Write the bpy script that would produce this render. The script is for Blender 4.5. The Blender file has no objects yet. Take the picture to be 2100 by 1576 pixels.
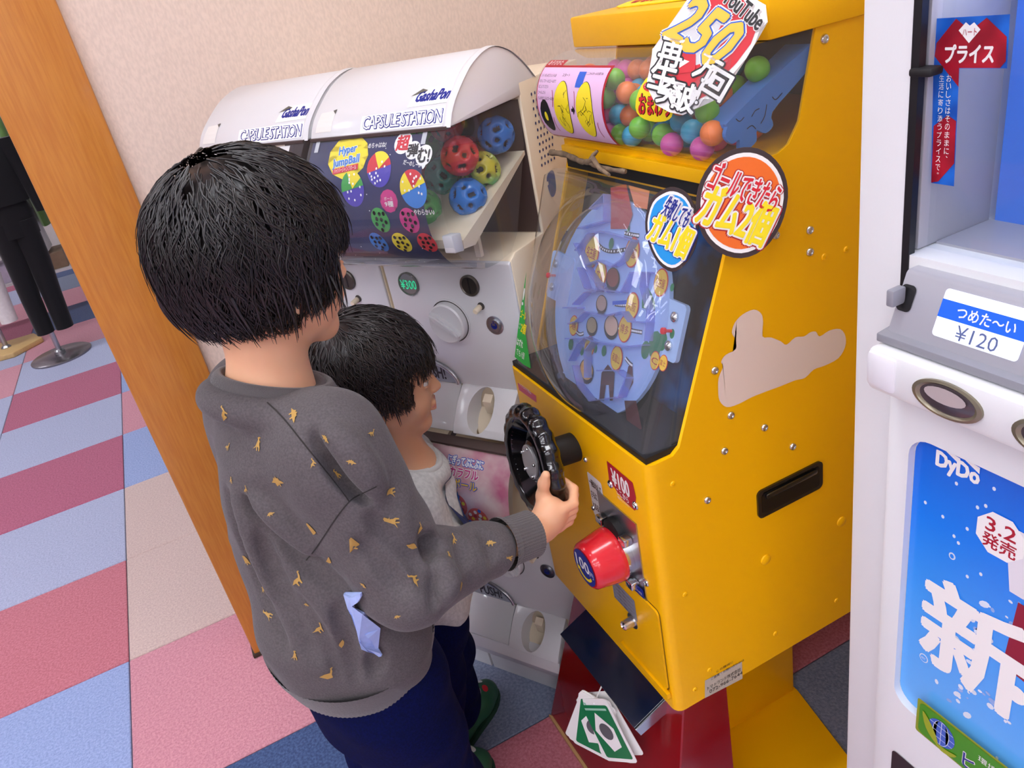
import bpy, bmesh, math, random
import numpy as np
from mathutils import Vector, Matrix, noise
random.seed(7); np.random.seed(7)
SC = bpy.context.scene
COL = SC.collection

# ------------------------------------------------------------------ camera
FPX = 1580.0                                  # focal length in pixels of the 2100 px wide frame
CX, CY, CH = 1050.0, 788.0, 1.38              # centre of the frame, height of the lens
def _n(v): v = np.array(v, float); return v / np.linalg.norm(v)
_up = -_n((1685 - CX, 3800 - CY, FPX))        # vanishing point of the verticals
_a = _n((209 - CX, 80 - CY, FPX)); _a = _n(_a - _a.dot(_up) * _up)   # vanishing point of the carpet's columns
AX_Y, AX_Z = _a, _up
AX_X = np.cross(AX_Y, AX_Z)
right = Vector((AX_X[0], AX_Y[0], AX_Z[0])); down = Vector((AX_X[1], AX_Y[1], AX_Z[1])); fwd = Vector((AX_X[2], AX_Y[2], AX_Z[2]))
cam_data = bpy.data.cameras.new('camera'); cam = bpy.data.objects.new('camera', cam_data); COL.objects.link(cam)
cam_data.sensor_fit = 'HORIZONTAL'; cam_data.sensor_width = 36.0; cam_data.lens = 36.0 * FPX / 2100.0
cam_data.clip_start = 0.02; cam_data.clip_end = 60
cam.matrix_world = Matrix(((right.x, -down.x, -fwd.x, 0), (right.y, -down.y, -fwd.y, 0), (right.z, -down.z, -fwd.z, CH), (0, 0, 0, 1)))
SC.camera = cam
# ------------------------------------------------------------------ light and exposure
wd = bpy.data.worlds.new('world'); SC.world = wd; wd.use_nodes = True
wd.node_tree.nodes['Background'].inputs[0].default_value = (0.9, 0.92, 1.0, 1); wd.node_tree.nodes['Background'].inputs[1].default_value = 0.2
LAMP_STRENGTH = 13.5
SC.view_settings.view_transform = 'Standard'; SC.view_settings.look = 'None'
SC.view_settings.exposure = 0.0; SC.view_settings.gamma = 1.0; SC.view_settings.use_curve_mapping = False

# ------------------------------------------------------------------ pixel -> point on a known surface
def ray(px, py):
    r = np.array([px - CX, py - CY, FPX]); return np.array([r @ AX_X, r @ AX_Y, r @ AX_Z])
def hit(px, py, o, n):
    r = ray(px, py); c = np.array([0, 0, CH]); n = np.array(n, float)
    t = ((np.array(o, float) - c) @ n) / (r @ n); return c + r * t
def onx(px, py, x): return hit(px, py, (x, 0, 0), (1, 0, 0))
def ony(px, py, y): return hit(px, py, (0, y, 0), (0, 1, 0))
def onz(px, py, z=0): return hit(px, py, (0, 0, z), (0, 0, 1))

# ------------------------------------------------------------------ materials
MATS = {}
def lin(c):
    if isinstance(c, str):
        c = c.lstrip('#'); c = [int(c[i:i + 2], 16) / 255 for i in (0, 2, 4)]
    return tuple((v / 12.92 if v <= .04045 else ((v + .055) / 1.055) ** 2.4) for v in c) + (1,)
def mat(name, col, rough=.5, metal=0, spec=.5, noise_amt=0, noise_scale=30, bump=0, bump_scale=80, coat=0, emit=None, emit_s=0, sheen=0, col2=None, detail=4, sub=0, stretch=None):
    if name in MATS: return MATS[name]
    m = bpy.data.materials.new(name); m.use_nodes = True; nt = m.node_tree; b = nt.nodes['Principled BSDF']
    b.inputs['Base Color'].default_value = lin(col); b.inputs['Roughness'].default_value = rough; b.inputs['Metallic'].default_value = metal
    b.inputs['Specular IOR Level'].default_value = spec; b.inputs['Coat Weight'].default_value = coat; b.inputs['Coat Roughness'].default_value = .08
    if sheen: b.inputs['Sheen Weight'].default_value = sheen; b.inputs['Sheen Roughness'].default_value = .4
    if sub:
        b.inputs['Subsurface Weight'].default_value = sub; b.inputs['Subsurface Radius'].default_value = (.012, .005, .003); b.inputs['Subsurface Scale'].default_value = 1
    if emit: b.inputs['Emission Color'].default_value = lin(emit); b.inputs['Emission Strength'].default_value = emit_s
    if noise_amt or col2 or bump:
        tc = nt.nodes.new('ShaderNodeTexCoord'); mp = nt.nodes.new('ShaderNodeMapping'); nt.links.new(tc.outputs['Object'], mp.inputs[0])
        if stretch: mp.inputs['Scale'].default_value = stretch
    if noise_amt or col2:
        nz = nt.nodes.new('ShaderNodeTexNoise'); nz.inputs['Scale'].default_value = noise_scale; nz.inputs['Detail'].default_value = detail
        nt.links.new(mp.outputs[0], nz.inputs['Vector'])
        rp = nt.nodes.new('ShaderNodeValToRGB'); c1 = lin(col)
        c2 = lin(col2) if col2 else tuple(max(0, v * (1 - noise_amt)) for v in c1[:3]) + (1,)
        rp.color_ramp.elements[0].position = .35; rp.color_ramp.elements[1].position = .65
        rp.color_ramp.elements[0].color = c2; rp.color_ramp.elements[1].color = c1
        nt.links.new(nz.outputs['Fac'], rp.inputs[0]); nt.links.new(rp.outputs[0], b.inputs['Base Color'])
    if bump:
        n2 = nt.nodes.new('ShaderNodeTexNoise'); n2.inputs['Scale'].default_value = bump_scale; n2.inputs['Detail'].default_value = 3
        nt.links.new(mp.outputs[0], n2.inputs['Vector'])
        bp = nt.nodes.new('ShaderNodeBump'); bp.inputs['Strength'].default_value = bump; bp.inputs['Distance'].default_value = .002
        nt.links.new(n2.outputs['Fac'], bp.inputs['Height']); nt.links.new(bp.outputs[0], b.inputs['Normal'])
    MATS[name] = m; return m
def clear_mat(name, col=(.93, .95, .96), alpha=.10, rough=.03, spec=.5):
    """thin clear plastic sheet: mostly see-through, a little tint, real gloss"""
    if name in MATS: return MATS[name]
    m = bpy.data.materials.new(name); m.use_nodes = True; nt = m.node_tree
    for n in list(nt.nodes): nt.nodes.remove(n)
    out = nt.nodes.new('ShaderNodeOutputMaterial'); tr = nt.nodes.new('ShaderNodeBsdfTransparent'); gl = nt.nodes.new('ShaderNodeBsdfGlossy')
    df = nt.nodes.new('ShaderNodeBsdfDiffuse'); fr = nt.nodes.new('ShaderNodeFresnel'); m1 = nt.nodes.new('ShaderNodeMixShader'); m2 = nt.nodes.new('ShaderNodeMixShader')
    tr.inputs[0].default_value = tuple(col) + (1,); df.inputs[0].default_value = tuple(col) + (1,); gl.inputs['Roughness'].default_value = rough
    gl.inputs[0].default_value = (1, 1, 1, 1)
    ge = nt.nodes.new('ShaderNodeNewGeometry'); mi = nt.nodes.new('ShaderNodeMapRange'); mi.inputs[3].default_value = 1.42; mi.inputs[4].default_value = 1 / 1.42   # the same sheet seen from either face
    nt.links.new(ge.outputs['Backfacing'], mi.inputs[0]); nt.links.new(mi.outputs[0], fr.inputs[0])
    m1.inputs[0].default_value = alpha; nt.links.new(tr.outputs[0], m1.inputs[1]); nt.links.new(df.outputs[0], m1.inputs[2])
    nt.links.new(fr.outputs[0], m2.inputs[0]); nt.links.new(m1.outputs[0], m2.inputs[1]); nt.links.new(gl.outputs[0], m2.inputs[2])
    nt.links.new(m2.outputs[0], out.inputs[0]); MATS[name] = m; return m

# ------------------------------------------------------------------ objects
def link(name, me, material=None, parent=None, smooth=False, kind=None, autosmooth=None):
    o = bpy.data.objects.new(name, me); COL.objects.link(o)
    if material is not None:
        for mm in (material if isinstance(material, (list, tuple)) else [material]): me.materials.append(mm)
    if smooth:
        me.polygons.foreach_set('use_smooth', [True] * len(me.polygons))
    if autosmooth: me.set_sharp_from_angle(angle=math.radians(autosmooth))
    if parent is not None:
        o.parent = parent; o.matrix_parent_inverse = parent.matrix_world.inverted()
    if kind: o['kind'] = kind
    return o
def thing(name, label, cat, loc=(0, 0, 0), group=None):
    o = bpy.data.objects.new(name, None); COL.objects.link(o); o.empty_display_size = .05
    o.location = loc; o.matrix_world = Matrix.Translation(Vector(loc)); tag(o, label, cat, group); return o
def tag(o, label, cat, group=None):
    o['label'] = label; o['category'] = cat
    if group: o['group'] = group
    return o
def b2o(name, bm, material, parent=None, smooth=False, kind=None, auto=None, recalc=True):
    if recalc: bmesh.ops.recalc_face_normals(bm, faces=bm.faces)
    me = bpy.data.meshes.new(name); bm.to_mesh(me); bm.free()
    return link(name, me, material, parent, smooth or bool(auto), kind, auto)
def add_box(bm, x0, x1, y0, y1, z0, z1, bevel=0, seg=2, M=None):
    r = bmesh.ops.create_cube(bm, size=1); vs = r['verts']
    for v in vs: v.co = Vector((x0 + (v.co.x + .5) * (x1 - x0), y0 + (v.co.y + .5) * (y1 - y0), z0 + (v.co.z + .5) * (z1 - z0)))
    if bevel:
        es = list({e for v in vs for e in v.link_edges}); rr = bmesh.ops.bevel(bm, geom=es, offset=bevel, segments=seg, affect='EDGES', profile=.5)
        vs = list({v for f in rr['faces'] for v in f.verts} | {v for v in vs if v.is_valid})
    if M is not None: bmesh.ops.transform(bm, matrix=M, verts=vs)
    return vs
def box(name, b, material, parent=None, bevel=0, seg=2, M=None):
    bm = bmesh.new(); add_box(bm, *b, bevel=bevel, seg=seg, M=M); return b2o(name, bm, material, parent, auto=40 if bevel else None)
def add_prism(bm, pts, to3, h0, h1):
    """pts 2D polygon; to3(u, v, h) -> 3D"""
    a = [bm.verts.new(to3(u, v, h0)) for u, v in pts]; b = [bm.verts.new(to3(u, v, h1)) for u, v in pts]; n = len(pts)
    f0 = bm.faces.new(a); f1 = bm.faces.new(list(reversed(b)))
    for i in range(n): bm.faces.new((a[(i + 1) % n], a[i], b[i], b[(i + 1) % n]))
    return a + b
def prism(name, pts, to3, h0, h1, material, parent=None, bevel=0, seg=2, auto=None, ang=25):
    bm = bmesh.new(); add_prism(bm, pts, to3, h0, h1); bmesh.ops.recalc_face_normals(bm, faces=bm.faces)
    if bevel:
        es = [e for e in bm.edges if len(e.link_faces) == 2 and e.calc_face_angle(0) > math.radians(ang)]
        bmesh.ops.bevel(bm, geom=es, offset=bevel, segments=seg, affect='EDGES', profile=.5, clamp_overlap=True)
    bmesh.ops.triangulate(bm, faces=[f for f in bm.faces if len(f.verts) > 4])
    return b2o(name, bm, material, parent, auto=auto or (40 if bevel else None))
def frame_of(o, n, up=(0, 0, 1)):
    n = Vector(n).normalized(); u = Vector(up).cross(n)
    if u.length < 1e-4: u = Vector((1, 0, 0)).cross(n)
    u.normalize(); v = n.cross(u); return Vector(o), u, v, n
def add_lathe(bm, prof, o, n, segs=32, up=(0, 0, 1), rfun=None, closed=True):
    """prof list of (radius, height along n)"""
    o, u, v, n = frame_of(o, n, up); rings = []
    for r, h in prof:
        if r < 1e-6: rings.append([bm.verts.new(o + n * h)]); continue
        ring = []
        for k in range(segs):
            a = 2 * math.pi * k / segs; rr = r * (rfun(a, r, h) if rfun else 1)
            ring.append(bm.verts.new(o + n * h + (u * math.cos(a) + v * math.sin(a)) * rr))
        rings.append(ring)
    for A, B in zip(rings, rings[1:]):
        for k in range(segs):
            k2 = (k + 1) % segs
            if len(A) == 1 and len(B) == 1: continue
            if len(A) == 1: bm.faces.new((A[0], B[k], B[k2]))
            elif len(B) == 1: bm.faces.new((A[k], B[0], A[k2]))
            else: bm.faces.new((A[k], B[k], B[k2], A[k2]))
    if closed:
        for R in (rings[0], rings[-1]):
            if len(R) > 1: bm.faces.new(R)
def lathe(name, prof, o, n, material, parent=None, segs=32, auto=35, up=(0, 0, 1), rfun=None, closed=True, kind=None):
    bm = bmesh.new(); add_lathe(bm, prof, o, n, segs, up, rfun, closed); return b2o(name, bm, material, parent, auto=auto, kind=kind)
def add_tube(bm, path, radii, segs=8, caps=True):
    P = [Vector(p) for p in path]; n = len(P)
    if not isinstance(radii, (list, tuple)): radii = [radii] * n
    t0 = (P[1] - P[0]).normalized(); u = t0.orthogonal().normalized(); rings = []
    for i, p in enumerate(P):
        t = (P[min(i + 1, n - 1)] - P[max(i - 1, 0)]).normalized(); u = (u - t * u.dot(t))
        u = u.normalized() if u.length > 1e-6 else t.orthogonal().normalized(); w = t.cross(u)
        rings.append([bm.verts.new(p + (u * math.cos(2 * math.pi * k / segs) + w * math.sin(2 * math.pi * k / segs)) * radii[i]) for k in range(segs)])
    for A, B in zip(rings, rings[1:]):
        for k in range(segs): bm.faces.new((A[k], A[(k + 1) % segs], B[(k + 1) % segs], B[k]))
    if caps: bm.faces.new(list(reversed(rings[0]))); bm.faces.new(rings[-1])
def tube(name, path, radii, material, parent=None, segs=10):
    bm = bmesh.new(); add_tube(bm, path, radii, segs); return b2o(name, bm, material, parent, auto=50)
def grid_mesh(fn, nu, nv, u0=0, u1=1, v0=0, v1=1, thick=0):
    """surface fn(u, v) -> point; optional thickness along -normal"""
    bm = bmesh.new(); G = [[bm.verts.new(fn(u0 + (u1 - u0) * i / nu, v0 + (v1 - v0) * j / nv)) for j in range(nv + 1)] for i in range(nu + 1)]
    for i in range(nu):
        for j in range(nv): bm.faces.new((G[i][j], G[i + 1][j], G[i + 1][j + 1], G[i][j + 1]))
    if thick: 
        bm.normal_update(); bmesh.ops.solidify(bm, geom=list(bm.faces), thickness=thick)
    return bm
# ---------------- flat print on a surface: mp(u, v, lift) -> 3D
def plane_map(o, U, V):
    o, U, V = Vector(o), Vector(U).normalized(), Vector(V).normalized(); N = U.cross(V)
    return lambda u, v, h=0: o + U * u + V * v + N * h
_txt = {}
def text_polys(body, bold=0.0, spacing=1.0):
    key = (body, bold, spacing)
    if key not in _txt:
        cu = bpy.data.curves.new('t', 'FONT'); cu.body = body; cu.size = 1; cu.offset = bold; cu.resolution_u = 2; cu.align_x = 'LEFT'; cu.space_character = spacing
        ob = bpy.data.objects.new('t', cu); COL.objects.link(ob); bpy.context.view_layer.update()
        dg = bpy.context.evaluated_depsgraph_get(); me = bpy.data.meshes.new_from_object(ob.evaluated_get(dg))
        vs = np.array([v.co[:2] for v in me.vertices]) if len(me.vertices) else np.zeros((0, 2)); fs = [tuple(p.vertices) for p in me.polygons]
        bpy.data.objects.remove(ob); bpy.data.curves.remove(cu); bpy.data.meshes.remove(me); _txt[key] = (vs, fs)
    return _txt[key]
def lettering(body, mp, box2, material, parent, bold=.01, rot=0, lift=.0006, shear=0, name='lettering', spacing=1.0, ref=None, center=None):
    """fit text into box2=(u0, v0, u1, v1) of the surface mp, then rotate about its centre and lift it off"""
    vs, fs = text_polys(body, 0, spacing)
    if len(vs) == 0: return None
    rv = vs
    lo, hi = rv.min(0), rv.max(0); u0, v0, u1, v1 = box2
    q = (vs - lo) / (hi - lo); p = np.stack([u0 + q[:, 0] * (u1 - u0) + shear * (q[:, 1] - .5) * (v1 - v0), v0 + q[:, 1] * (v1 - v0)], 1)
    c = np.array(center) if center else np.array([(u0 + u1) / 2, (v0 + v1) / 2]); R = np.array([[math.cos(rot), -math.sin(rot)], [math.sin(rot), math.cos(rot)]])
    p = (p - c) @ R.T + c
    rad = bold * (v1 - v0) * .95; offs = [(0, 0)]
    if rad > 1.2e-4: nn = 8 if bold < .07 else 12; offs += [(rad * math.cos(2 * math.pi * k / nn), rad * math.sin(2 * math.pi * k / nn)) for k in range(nn)]
    V, F = [], []
    for k, (dx, dy) in enumerate(offs):                    # heavier strokes: the glyph again, shifted all round, each a hair lower
        o = len(V); V += [tuple(mp(a + dx, b + dy, lift - k * 2.6e-5)) for a, b in p]; F += [tuple(i + o for i in f) for f in fs]
    me = bpy.data.meshes.new(name); me.from_pydata(V, [], F); me.update()
    return link(name, me, material, parent)
_pc = [0]
def patch(name, pts, mp, material, parent, lift=.0003, thick=0):
    _pc[0] += 1; lift += (_pc[0] % 9) * 2.2e-5            # never two prints in exactly one plane
    cv = getattr(mp, 'curved', 0)
    if cv:                                                 # follow a curved surface: triangulate flat, cut the long edges, then wrap
        bm = bmesh.new(); vs = [bm.verts.new((u, v, 0)) for u, v in pts]; bm.faces.new(vs); bmesh.ops.triangulate(bm, faces=bm.faces[:], ngon_method='EAR_CLIP')
        for _ in range(5):
            es = [e for e in bm.edges if e.calc_length() > cv]
            if not es: break
            bmesh.ops.subdivide_edges(bm, edges=es, cuts=1); bmesh.ops.triangulate(bm, faces=[f for f in bm.faces if len(f.verts) > 3])
        for v in bm.verts: v.co = Vector(mp(v.co.x, v.co.y, lift))
        return b2o(name, bm, material, parent, recalc=False)
    bm = bmesh.new(); vs = [bm.verts.new(mp(u, v, lift)) for u, v in pts]; f = bm.faces.new(vs)
    if thick:
        ws = [bm.verts.new(mp(u, v, lift - thick)) for u, v in pts]; bm.faces.new(list(reversed(ws))); n = len(pts)
        for i in range(n): bm.faces.new((vs[(i + 1) % n], vs[i], ws[i], ws[(i + 1) % n]))
    bmesh.ops.triangulate(bm, faces=[f for f in bm.faces if len(f.verts) > 4], ngon_method='EAR_CLIP'); return b2o(name, bm, material, parent, recalc=False if not thick else True)
def disc_pts(cu, cv, ru, rv=None, n=32, a0=0, rot=0):
    rv = rv or ru; out = []
    for k in range(n):
        a = a0 + 2 * math.pi * k / n; x, y = ru * math.cos(a), rv * math.sin(a)
        out.append((cu + x * math.cos(rot) - y * math.sin(rot), cv + x * math.sin(rot) + y * math.cos(rot)))
    return out
def star_pts(cu, cv, r0, r1, n, rot=0, sv=1):
    return [(cu + (r1 if k % 2 else r0) * math.cos(rot + math.pi * k / n), cv + sv * (r1 if k % 2 else r0) * math.sin(rot + math.pi * k / n)) for k in range(2 * n)]
def rrect(u0, v0, u1, v1, r, n=5):
    out = []
    for cu, cv, a in ((u1 - r, v1 - r, 0), (u0 + r, v1 - r, 90), (u0 + r, v0 + r, 180), (u1 - r, v0 + r, 270)):
        for k in range(n + 1): t = math.radians(a + 90 * k / n); out.append((cu + r * math.cos(t), cv + r * math.sin(t)))
    return out
def smooth_poly(pts, n=4, closed=True):
    """Catmull-Rom through the points"""
    P = [np.array(p, float) for p in pts]; m = len(P); out = []
    for i in range(m if closed else m - 1):
        if closed: a, b, c, d = P[i - 1], P[i], P[(i + 1) % m], P[(i + 2) % m]
        else: a, b, c, d = P[max(i - 1, 0)], P[i], P[i + 1], P[min(i + 2, m - 1)]
        for k in range(n):
            t = k / n; out.append(tuple(.5 * ((2 * b) + (c - a) * t + (2 * a - 5 * b + 4 * c - d) * t * t + (3 * b - a - 3 * c + d) * t ** 3)))
    if not closed: out.append(tuple(P[-1]))
    return out
def stroke(pts, w):
    """thin ribbon polygon along a 2D polyline"""
    P = [np.array(p, float) for p in pts]; L, R = [], []
    for i in range(len(P)):
        t = P[min(i + 1, len(P) - 1)] - P[max(i - 1, 0)]; t /= (np.linalg.norm(t) + 1e-9); nn = np.array([-t[1], t[0]]) * w / 2; L.append(tuple(P[i] + nn)); R.append(tuple(P[i] - nn))
    return L + R[::-1]
def bool_cut(o, cutters):
    for c in cutters:
        m = o.modifiers.new('cut', 'BOOLEAN'); m.operation = 'DIFFERENCE'; m.object = c; m.solver = 'EXACT'
    bpy.context.view_layer.update(); dg = bpy.context.evaluated_depsgraph_get(); me = bpy.data.meshes.new_from_object(o.evaluated_get(dg))
    o.modifiers.clear(); old = o.data; o.data = me; bpy.data.meshes.remove(old)
    for c in cutters: d = c.data; bpy.data.objects.remove(c); bpy.data.meshes.remove(d)
    me.set_sharp_from_angle(angle=math.radians(35))
    return o
# ================================================================== the setting
W = mat('white', '#f2f2f0', .5)
wallm = mat('wallpaper', '#e6d2c2', .8, noise_amt=.10, noise_scale=220, bump=.35, bump_scale=320, detail=2, stretch=(1, 1, .45))
def struct(o): o['kind'] = 'structure'; return o
XR, YB = 1.04, 1.69          # inner faces of the two walls behind the machines
XL, YF, YN, ZC = -5.2, 8.2, -4.6, 2.6
struct(box('wall_back', (-.06, XR + .1, YB, YB + .12, 0, ZC), wallm))
struct(box('wall_right', (XR, XR + .1, YN, YB + .0, 0, ZC), wallm))
farw = mat('far_wall', '#e9ddd6', .85, noise_amt=.05, noise_scale=20)
struct(box('wall_far', (XL, XR + .1, YF, YF + .1, 0, ZC), farw))
struct(box('wall_left', (XL - .1, XL, YN, YF, 0, ZC), farw))
struct(box('wall_near', (XL, XR + .1, YN - .1, YN, 0, ZC), farw))
struct(box('ceiling', (XL, XR + .1, YN, YF, ZC, ZC + .05), mat('ceiling', '#f4f4f2', .9)))
# carpet: square tiles laid in a grid, each a piece of its own
floor = struct(box('floor', (XL, XR + .1, YN, YF, -.05, -.006), mat('floor_base', '#6e7590', .95)))
def carpet(name, c1, c2):
    return mat('carpet_' + name, c1, .95, col2=c2, noise_scale=170, bump=.9, bump_scale=260, sheen=.25, detail=3)
CM = {'grey': carpet('grey', '#b9bfda', '#a0a7c6'), 'rose': carpet('rose', '#c06a86', '#a34e6c'), 'coral': carpet('coral', '#cf7f8c', '#b86472'),
      'blue': carpet('blue', '#a3b4de', '#889bcb'), 'beige': carpet('beige', '#d8c1b8', '#c6aca6'), 'navy': carpet('navy', '#4a628f', '#2f4470'),
      'pink': carpet('pink', '#d99aa6', '#c4808f'), 'slate': carpet('slate', '#8a94ac', '#6e7890')}
TX0, TS, TY0 = -.512, .527, 1.382          # column boundary, tile size, row boundary (from the photograph's grid)
TSY = .4975
cache = {}
def tile_mesh(c):
    if c not in cache:
        bm = bmesh.new(); add_box(bm, .0012, TS - .0012, .0012, TSY - .0012, -.006, 0, bevel=.002, seg=1); me = bpy.data.meshes.new('carpet_tile'); bmesh.ops.recalc_face_normals(bm, faces=bm.faces)
        bm.to_mesh(me); bm.free(); me.materials.append(CM[c]); cache[c] = me
    return cache[c]
known = {(-1, 0): 'blue', (-1, 1): 'coral', (-1, 2): 'grey', (-1, 3): 'rose', (-1, 4): 'grey', (-1, 5): 'rose', (-1, 6): 'grey', (-1, 7): 'pink', (-1, 8): 'navy',
         (0, -1): 'navy', (0, 0): 'pink', (0, 1): 'beige', (0, 2): 'beige', (0, 3): 'blue', (0, 4): 'pink', (0, 5): 'blue', (0, 6): 'grey', (1, -2): 'coral', (1, -1): 'slate', (1, 0): 'slate', (1, 1): 'slate', (2, -1): 'coral', (2, 0): 'coral', (2, -2): 'slate',
         (-2, 4): 'grey', (-2, 5): 'grey', (-2, 6): 'pink', (-2, 7): 'grey', (-2, 8): 'rose', (-2, 3): 'coral', (-2, 2): 'grey', (-2, 9): 'pink', (-1, 9): 'pink'}
pat = ['grey', 'rose', 'grey', 'coral', 'blue', 'beige', 'slate', 'pink', 'navy']
for i in range(-5, 3):
    for j in range(-12, 13):
        c = known.get((i, j)) or pat[(i * 5 + j * 3 + i * j) % len(pat)]
        o = bpy.data.objects.new('carpet_tile', tile_mesh(c)); COL.objects.link(o); o.location = (TX0 + i * TS, TY0 + j * TSY + (.205 if i == 1 else 0), 0); o.parent = floor
# wooden end post of the wall
wood = mat('wood', '#c9832f', .38, col2='#bd7425', noise_scale=14, bump=.10, bump_scale=60, stretch=(14, 14, 1), coat=.25, detail=6)
post = struct(box('trim_1', (-.205, -.047, 1.672, 1.80, 0, ZC), wood, bevel=.004))
post['label'] = 'orange brown wooden post at the end of the papered wall'
bb = struct(box('trim_2', (-.21, -.044, 1.668, 1.803, 0, .012), mat('dark_foot', '#3a2a1c', .8), bevel=.002))
# ceiling lamps
lampm = mat('lamp_glow', '#ffffff', .5, emit='#f5f8ff', emit_s=LAMP_STRENGTH); framem = mat('lamp_frame', '#e8e8e8', .5)
k = 0
for (lx, ly) in ((.36, .62), (-1.3, .62), (-3.0, .62), (-.75, -.6), (-2.3, -.6), (-3.9, -.6), (-.75, -1.7), (-2.3, -1.7), (-3.9, -1.7), (-.75, -2.8), (-2.3, -2.8), (-3.9, -2.8), (-1.4, -3.9), (-.9, 2.6), (-2.6, 2.6), (-.9, 4.6), (-2.6, 4.6), (-.9, 6.6), (-2.6, 6.6)):
    t = thing('ceiling_light', 'long white ceiling light with a glowing diffuser', 'light', (lx, ly, ZC), 'ceiling lights')
    box('housing', (lx - .62, lx + .62, ly - .17, ly + .17, ZC - .05, ZC - .001), framem, t, bevel=.006)
    box('diffuser', (lx - .59, lx + .59, ly - .14, ly + .14, ZC - .058, ZC - .045), lampm, t, bevel=.004)
# ================================================================== yellow gumball maze machine
YEL = mat('yellow_paint', '#ffbe00', .38, spec=.3, noise_amt=.03, noise_scale=6, bump=.05, bump_scale=400)
RED = mat('red_panel', '#8e0009', .16, noise_amt=.08, noise_scale=5, coat=.25)
BLK = mat('black_plastic', '#0a0a0c', .16, coat=.6); BLKM = mat('black_matt', '#0d0d0f', .6)
CHR = mat('chrome', '#d4d6d8', .18, metal=1); STEEL = mat('steel', '#b9bcc0', .32, metal=1)
REDP = mat('red_plastic', '#e02430', .22, coat=.5); NAVY = mat('navy_print', '#1a2a8c', .4)
PW = mat('print_white', '#f6f5f2', .35); PK = mat('print_black', '#1b1718', .4); PR = mat('print_red', '#d81f30', .35); PY = mat('print_yellow', '#f8e21c', .35)
PB = mat('print_blue', '#1e5fd0', .35); PPK = mat('print_pink', '#e7bfe3', .4); PG = mat('print_green', '#14a53c', .35); PO = mat('print_orange', '#f0701c', .35)
PGR = mat('print_grey', '#8d8f96', .5); PLB = mat('print_sky', '#1d9ae6', .35); PBR = mat('print_brown', '#3a2c2e', .35); PGD = mat('print_gold', '#f4c83c', .3); PDR = mat('print_crimson', '#b0122a', .35)
CLR = clear_mat('clear_plastic', alpha=.045); CLRB = clear_mat('clear_blue', (.88, .90, .985), alpha=.05)
gm = thing('gumball_machine', 'bright yellow gumball machine with maze game, black wheel and red pedestal', 'game machine', (.7, .86, 0))
X0, Y0, Y1, XB = .397, .667, 1.05, .99            # front, near side, far side, back
xz = lambda u, v, h: Vector((u, h, v))
prof = [(X0, .40), (X0, .838), (.436, .838), (.447, .846), (.526, 1.048), (.556, 1.128), (.556, 1.160), (.612, 1.160), (.628, 1.166), (.644, 1.187), (.668, 1.278), (XB, 1.278), (XB, .40)]
cab = prism('cabinet', prof, xz, Y0, Y1, YEL, None, bevel=.0)
es = None
bm = bmesh.new(); bm.from_mesh(cab.data)
sel = [e for e in bm.edges if all(v.co.x < X0 + .001 for v in e.verts) or (all(v.co.z < .401 for v in e.verts))]
bmesh.ops.dissolve_limit(bm, angle_limit=.01, verts=bm.verts, edges=bm.edges)
sel = [e for e in bm.edges if (all(v.co.x < X0 + .001 for v in e.verts) and abs(e.verts[0].co.y - e.verts[1].co.y) < .01)]
bmesh.ops.bevel(bm, geom=sel, offset=.014, segments=4, affect='EDGES', profile=.5)
bm.to_mesh(cab.data); bm.free()
c1 = prism('c1', [(.2, .846), (.50, .846), (.60, 1.118), (.2, 1.118)], xz, Y0 + .005, Y1 - .005, YEL)
c2 = prism('c2', [(.4, 1.1608), (.86, 1.1608), (.86, 1.30), (.4, 1.30)], xz, Y0 + .004, Y1 - .004, YEL)
bool_cut(cab, [c1, c2]); cab.parent = gm; cab.matrix_parent_inverse = gm.matrix_world.inverted()
# lid
box('lid', (.600, XB + .004, Y0 - .006, Y1 + .012, 1.278, 1.318), YEL, gm, bevel=.003)
box('ledge', (.548, .60, Y0 + .004, Y1 - .002, 1.136, 1.153), YEL, gm, bevel=.002)
box('ledge_gap', (.553, .60, Y0 + .006, Y1 - .006, 1.120, 1.136), BLKM, gm)
# inside of the maze bay: black board with airbrushed blue
bay = bpy.data.materials.new('bay_back'); bay.use_nodes = True; nt = bay.node_tree; b = nt.nodes['Principled BSDF']
tc = nt.nodes.new('ShaderNodeTexCoord'); nz = nt.nodes.new('ShaderNodeTexNoise'); nz.inputs['Scale'].default_value = 9; nz.inputs['Detail'].default_value = 3
rp = nt.nodes.new('ShaderNodeValToRGB'); rp.color_ramp.elements[0].position = .48; rp.color_ramp.elements[0].color = (.004, .004, .006, 1); rp.color_ramp.elements[1].position = .58; rp.color_ramp.elements[1].color = (.006, .10, .33, 1)
nt.links.new(tc.outputs['Object'], nz.inputs['Vector']); nt.links.new(nz.outputs['Fac'], rp.inputs[0]); nt.links.new(rp.outputs[0], b.inputs['Base Color']); b.inputs['Roughness'].default_value = .3
MATS['bay_back'] = bay
prism('bay_lining', [(.492, .8465), (.4985, .8465), (.598, 1.117), (.5915, 1.117)], xz, Y0 + .0055, Y1 - .0055, bay, gm)
box('bay_side', (.44, .60, Y0 + .0052, Y0 + .0062, .85, .851), BLKM, gm)
patch('bay_side_lining', [(.449, .8475), (.498, .8475), (.597, 1.117), (.556, 1.117)], lambda u, v, h: Vector((u, Y0 + .0055 + h, v)), bay, gm)
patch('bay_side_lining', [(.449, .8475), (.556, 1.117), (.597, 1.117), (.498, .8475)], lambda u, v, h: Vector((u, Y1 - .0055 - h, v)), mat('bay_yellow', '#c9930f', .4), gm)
box('bay_floor', (.401, .50, Y0 + .006, Y1 - .006, .8385, .8470), BLKM, gm)
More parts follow.
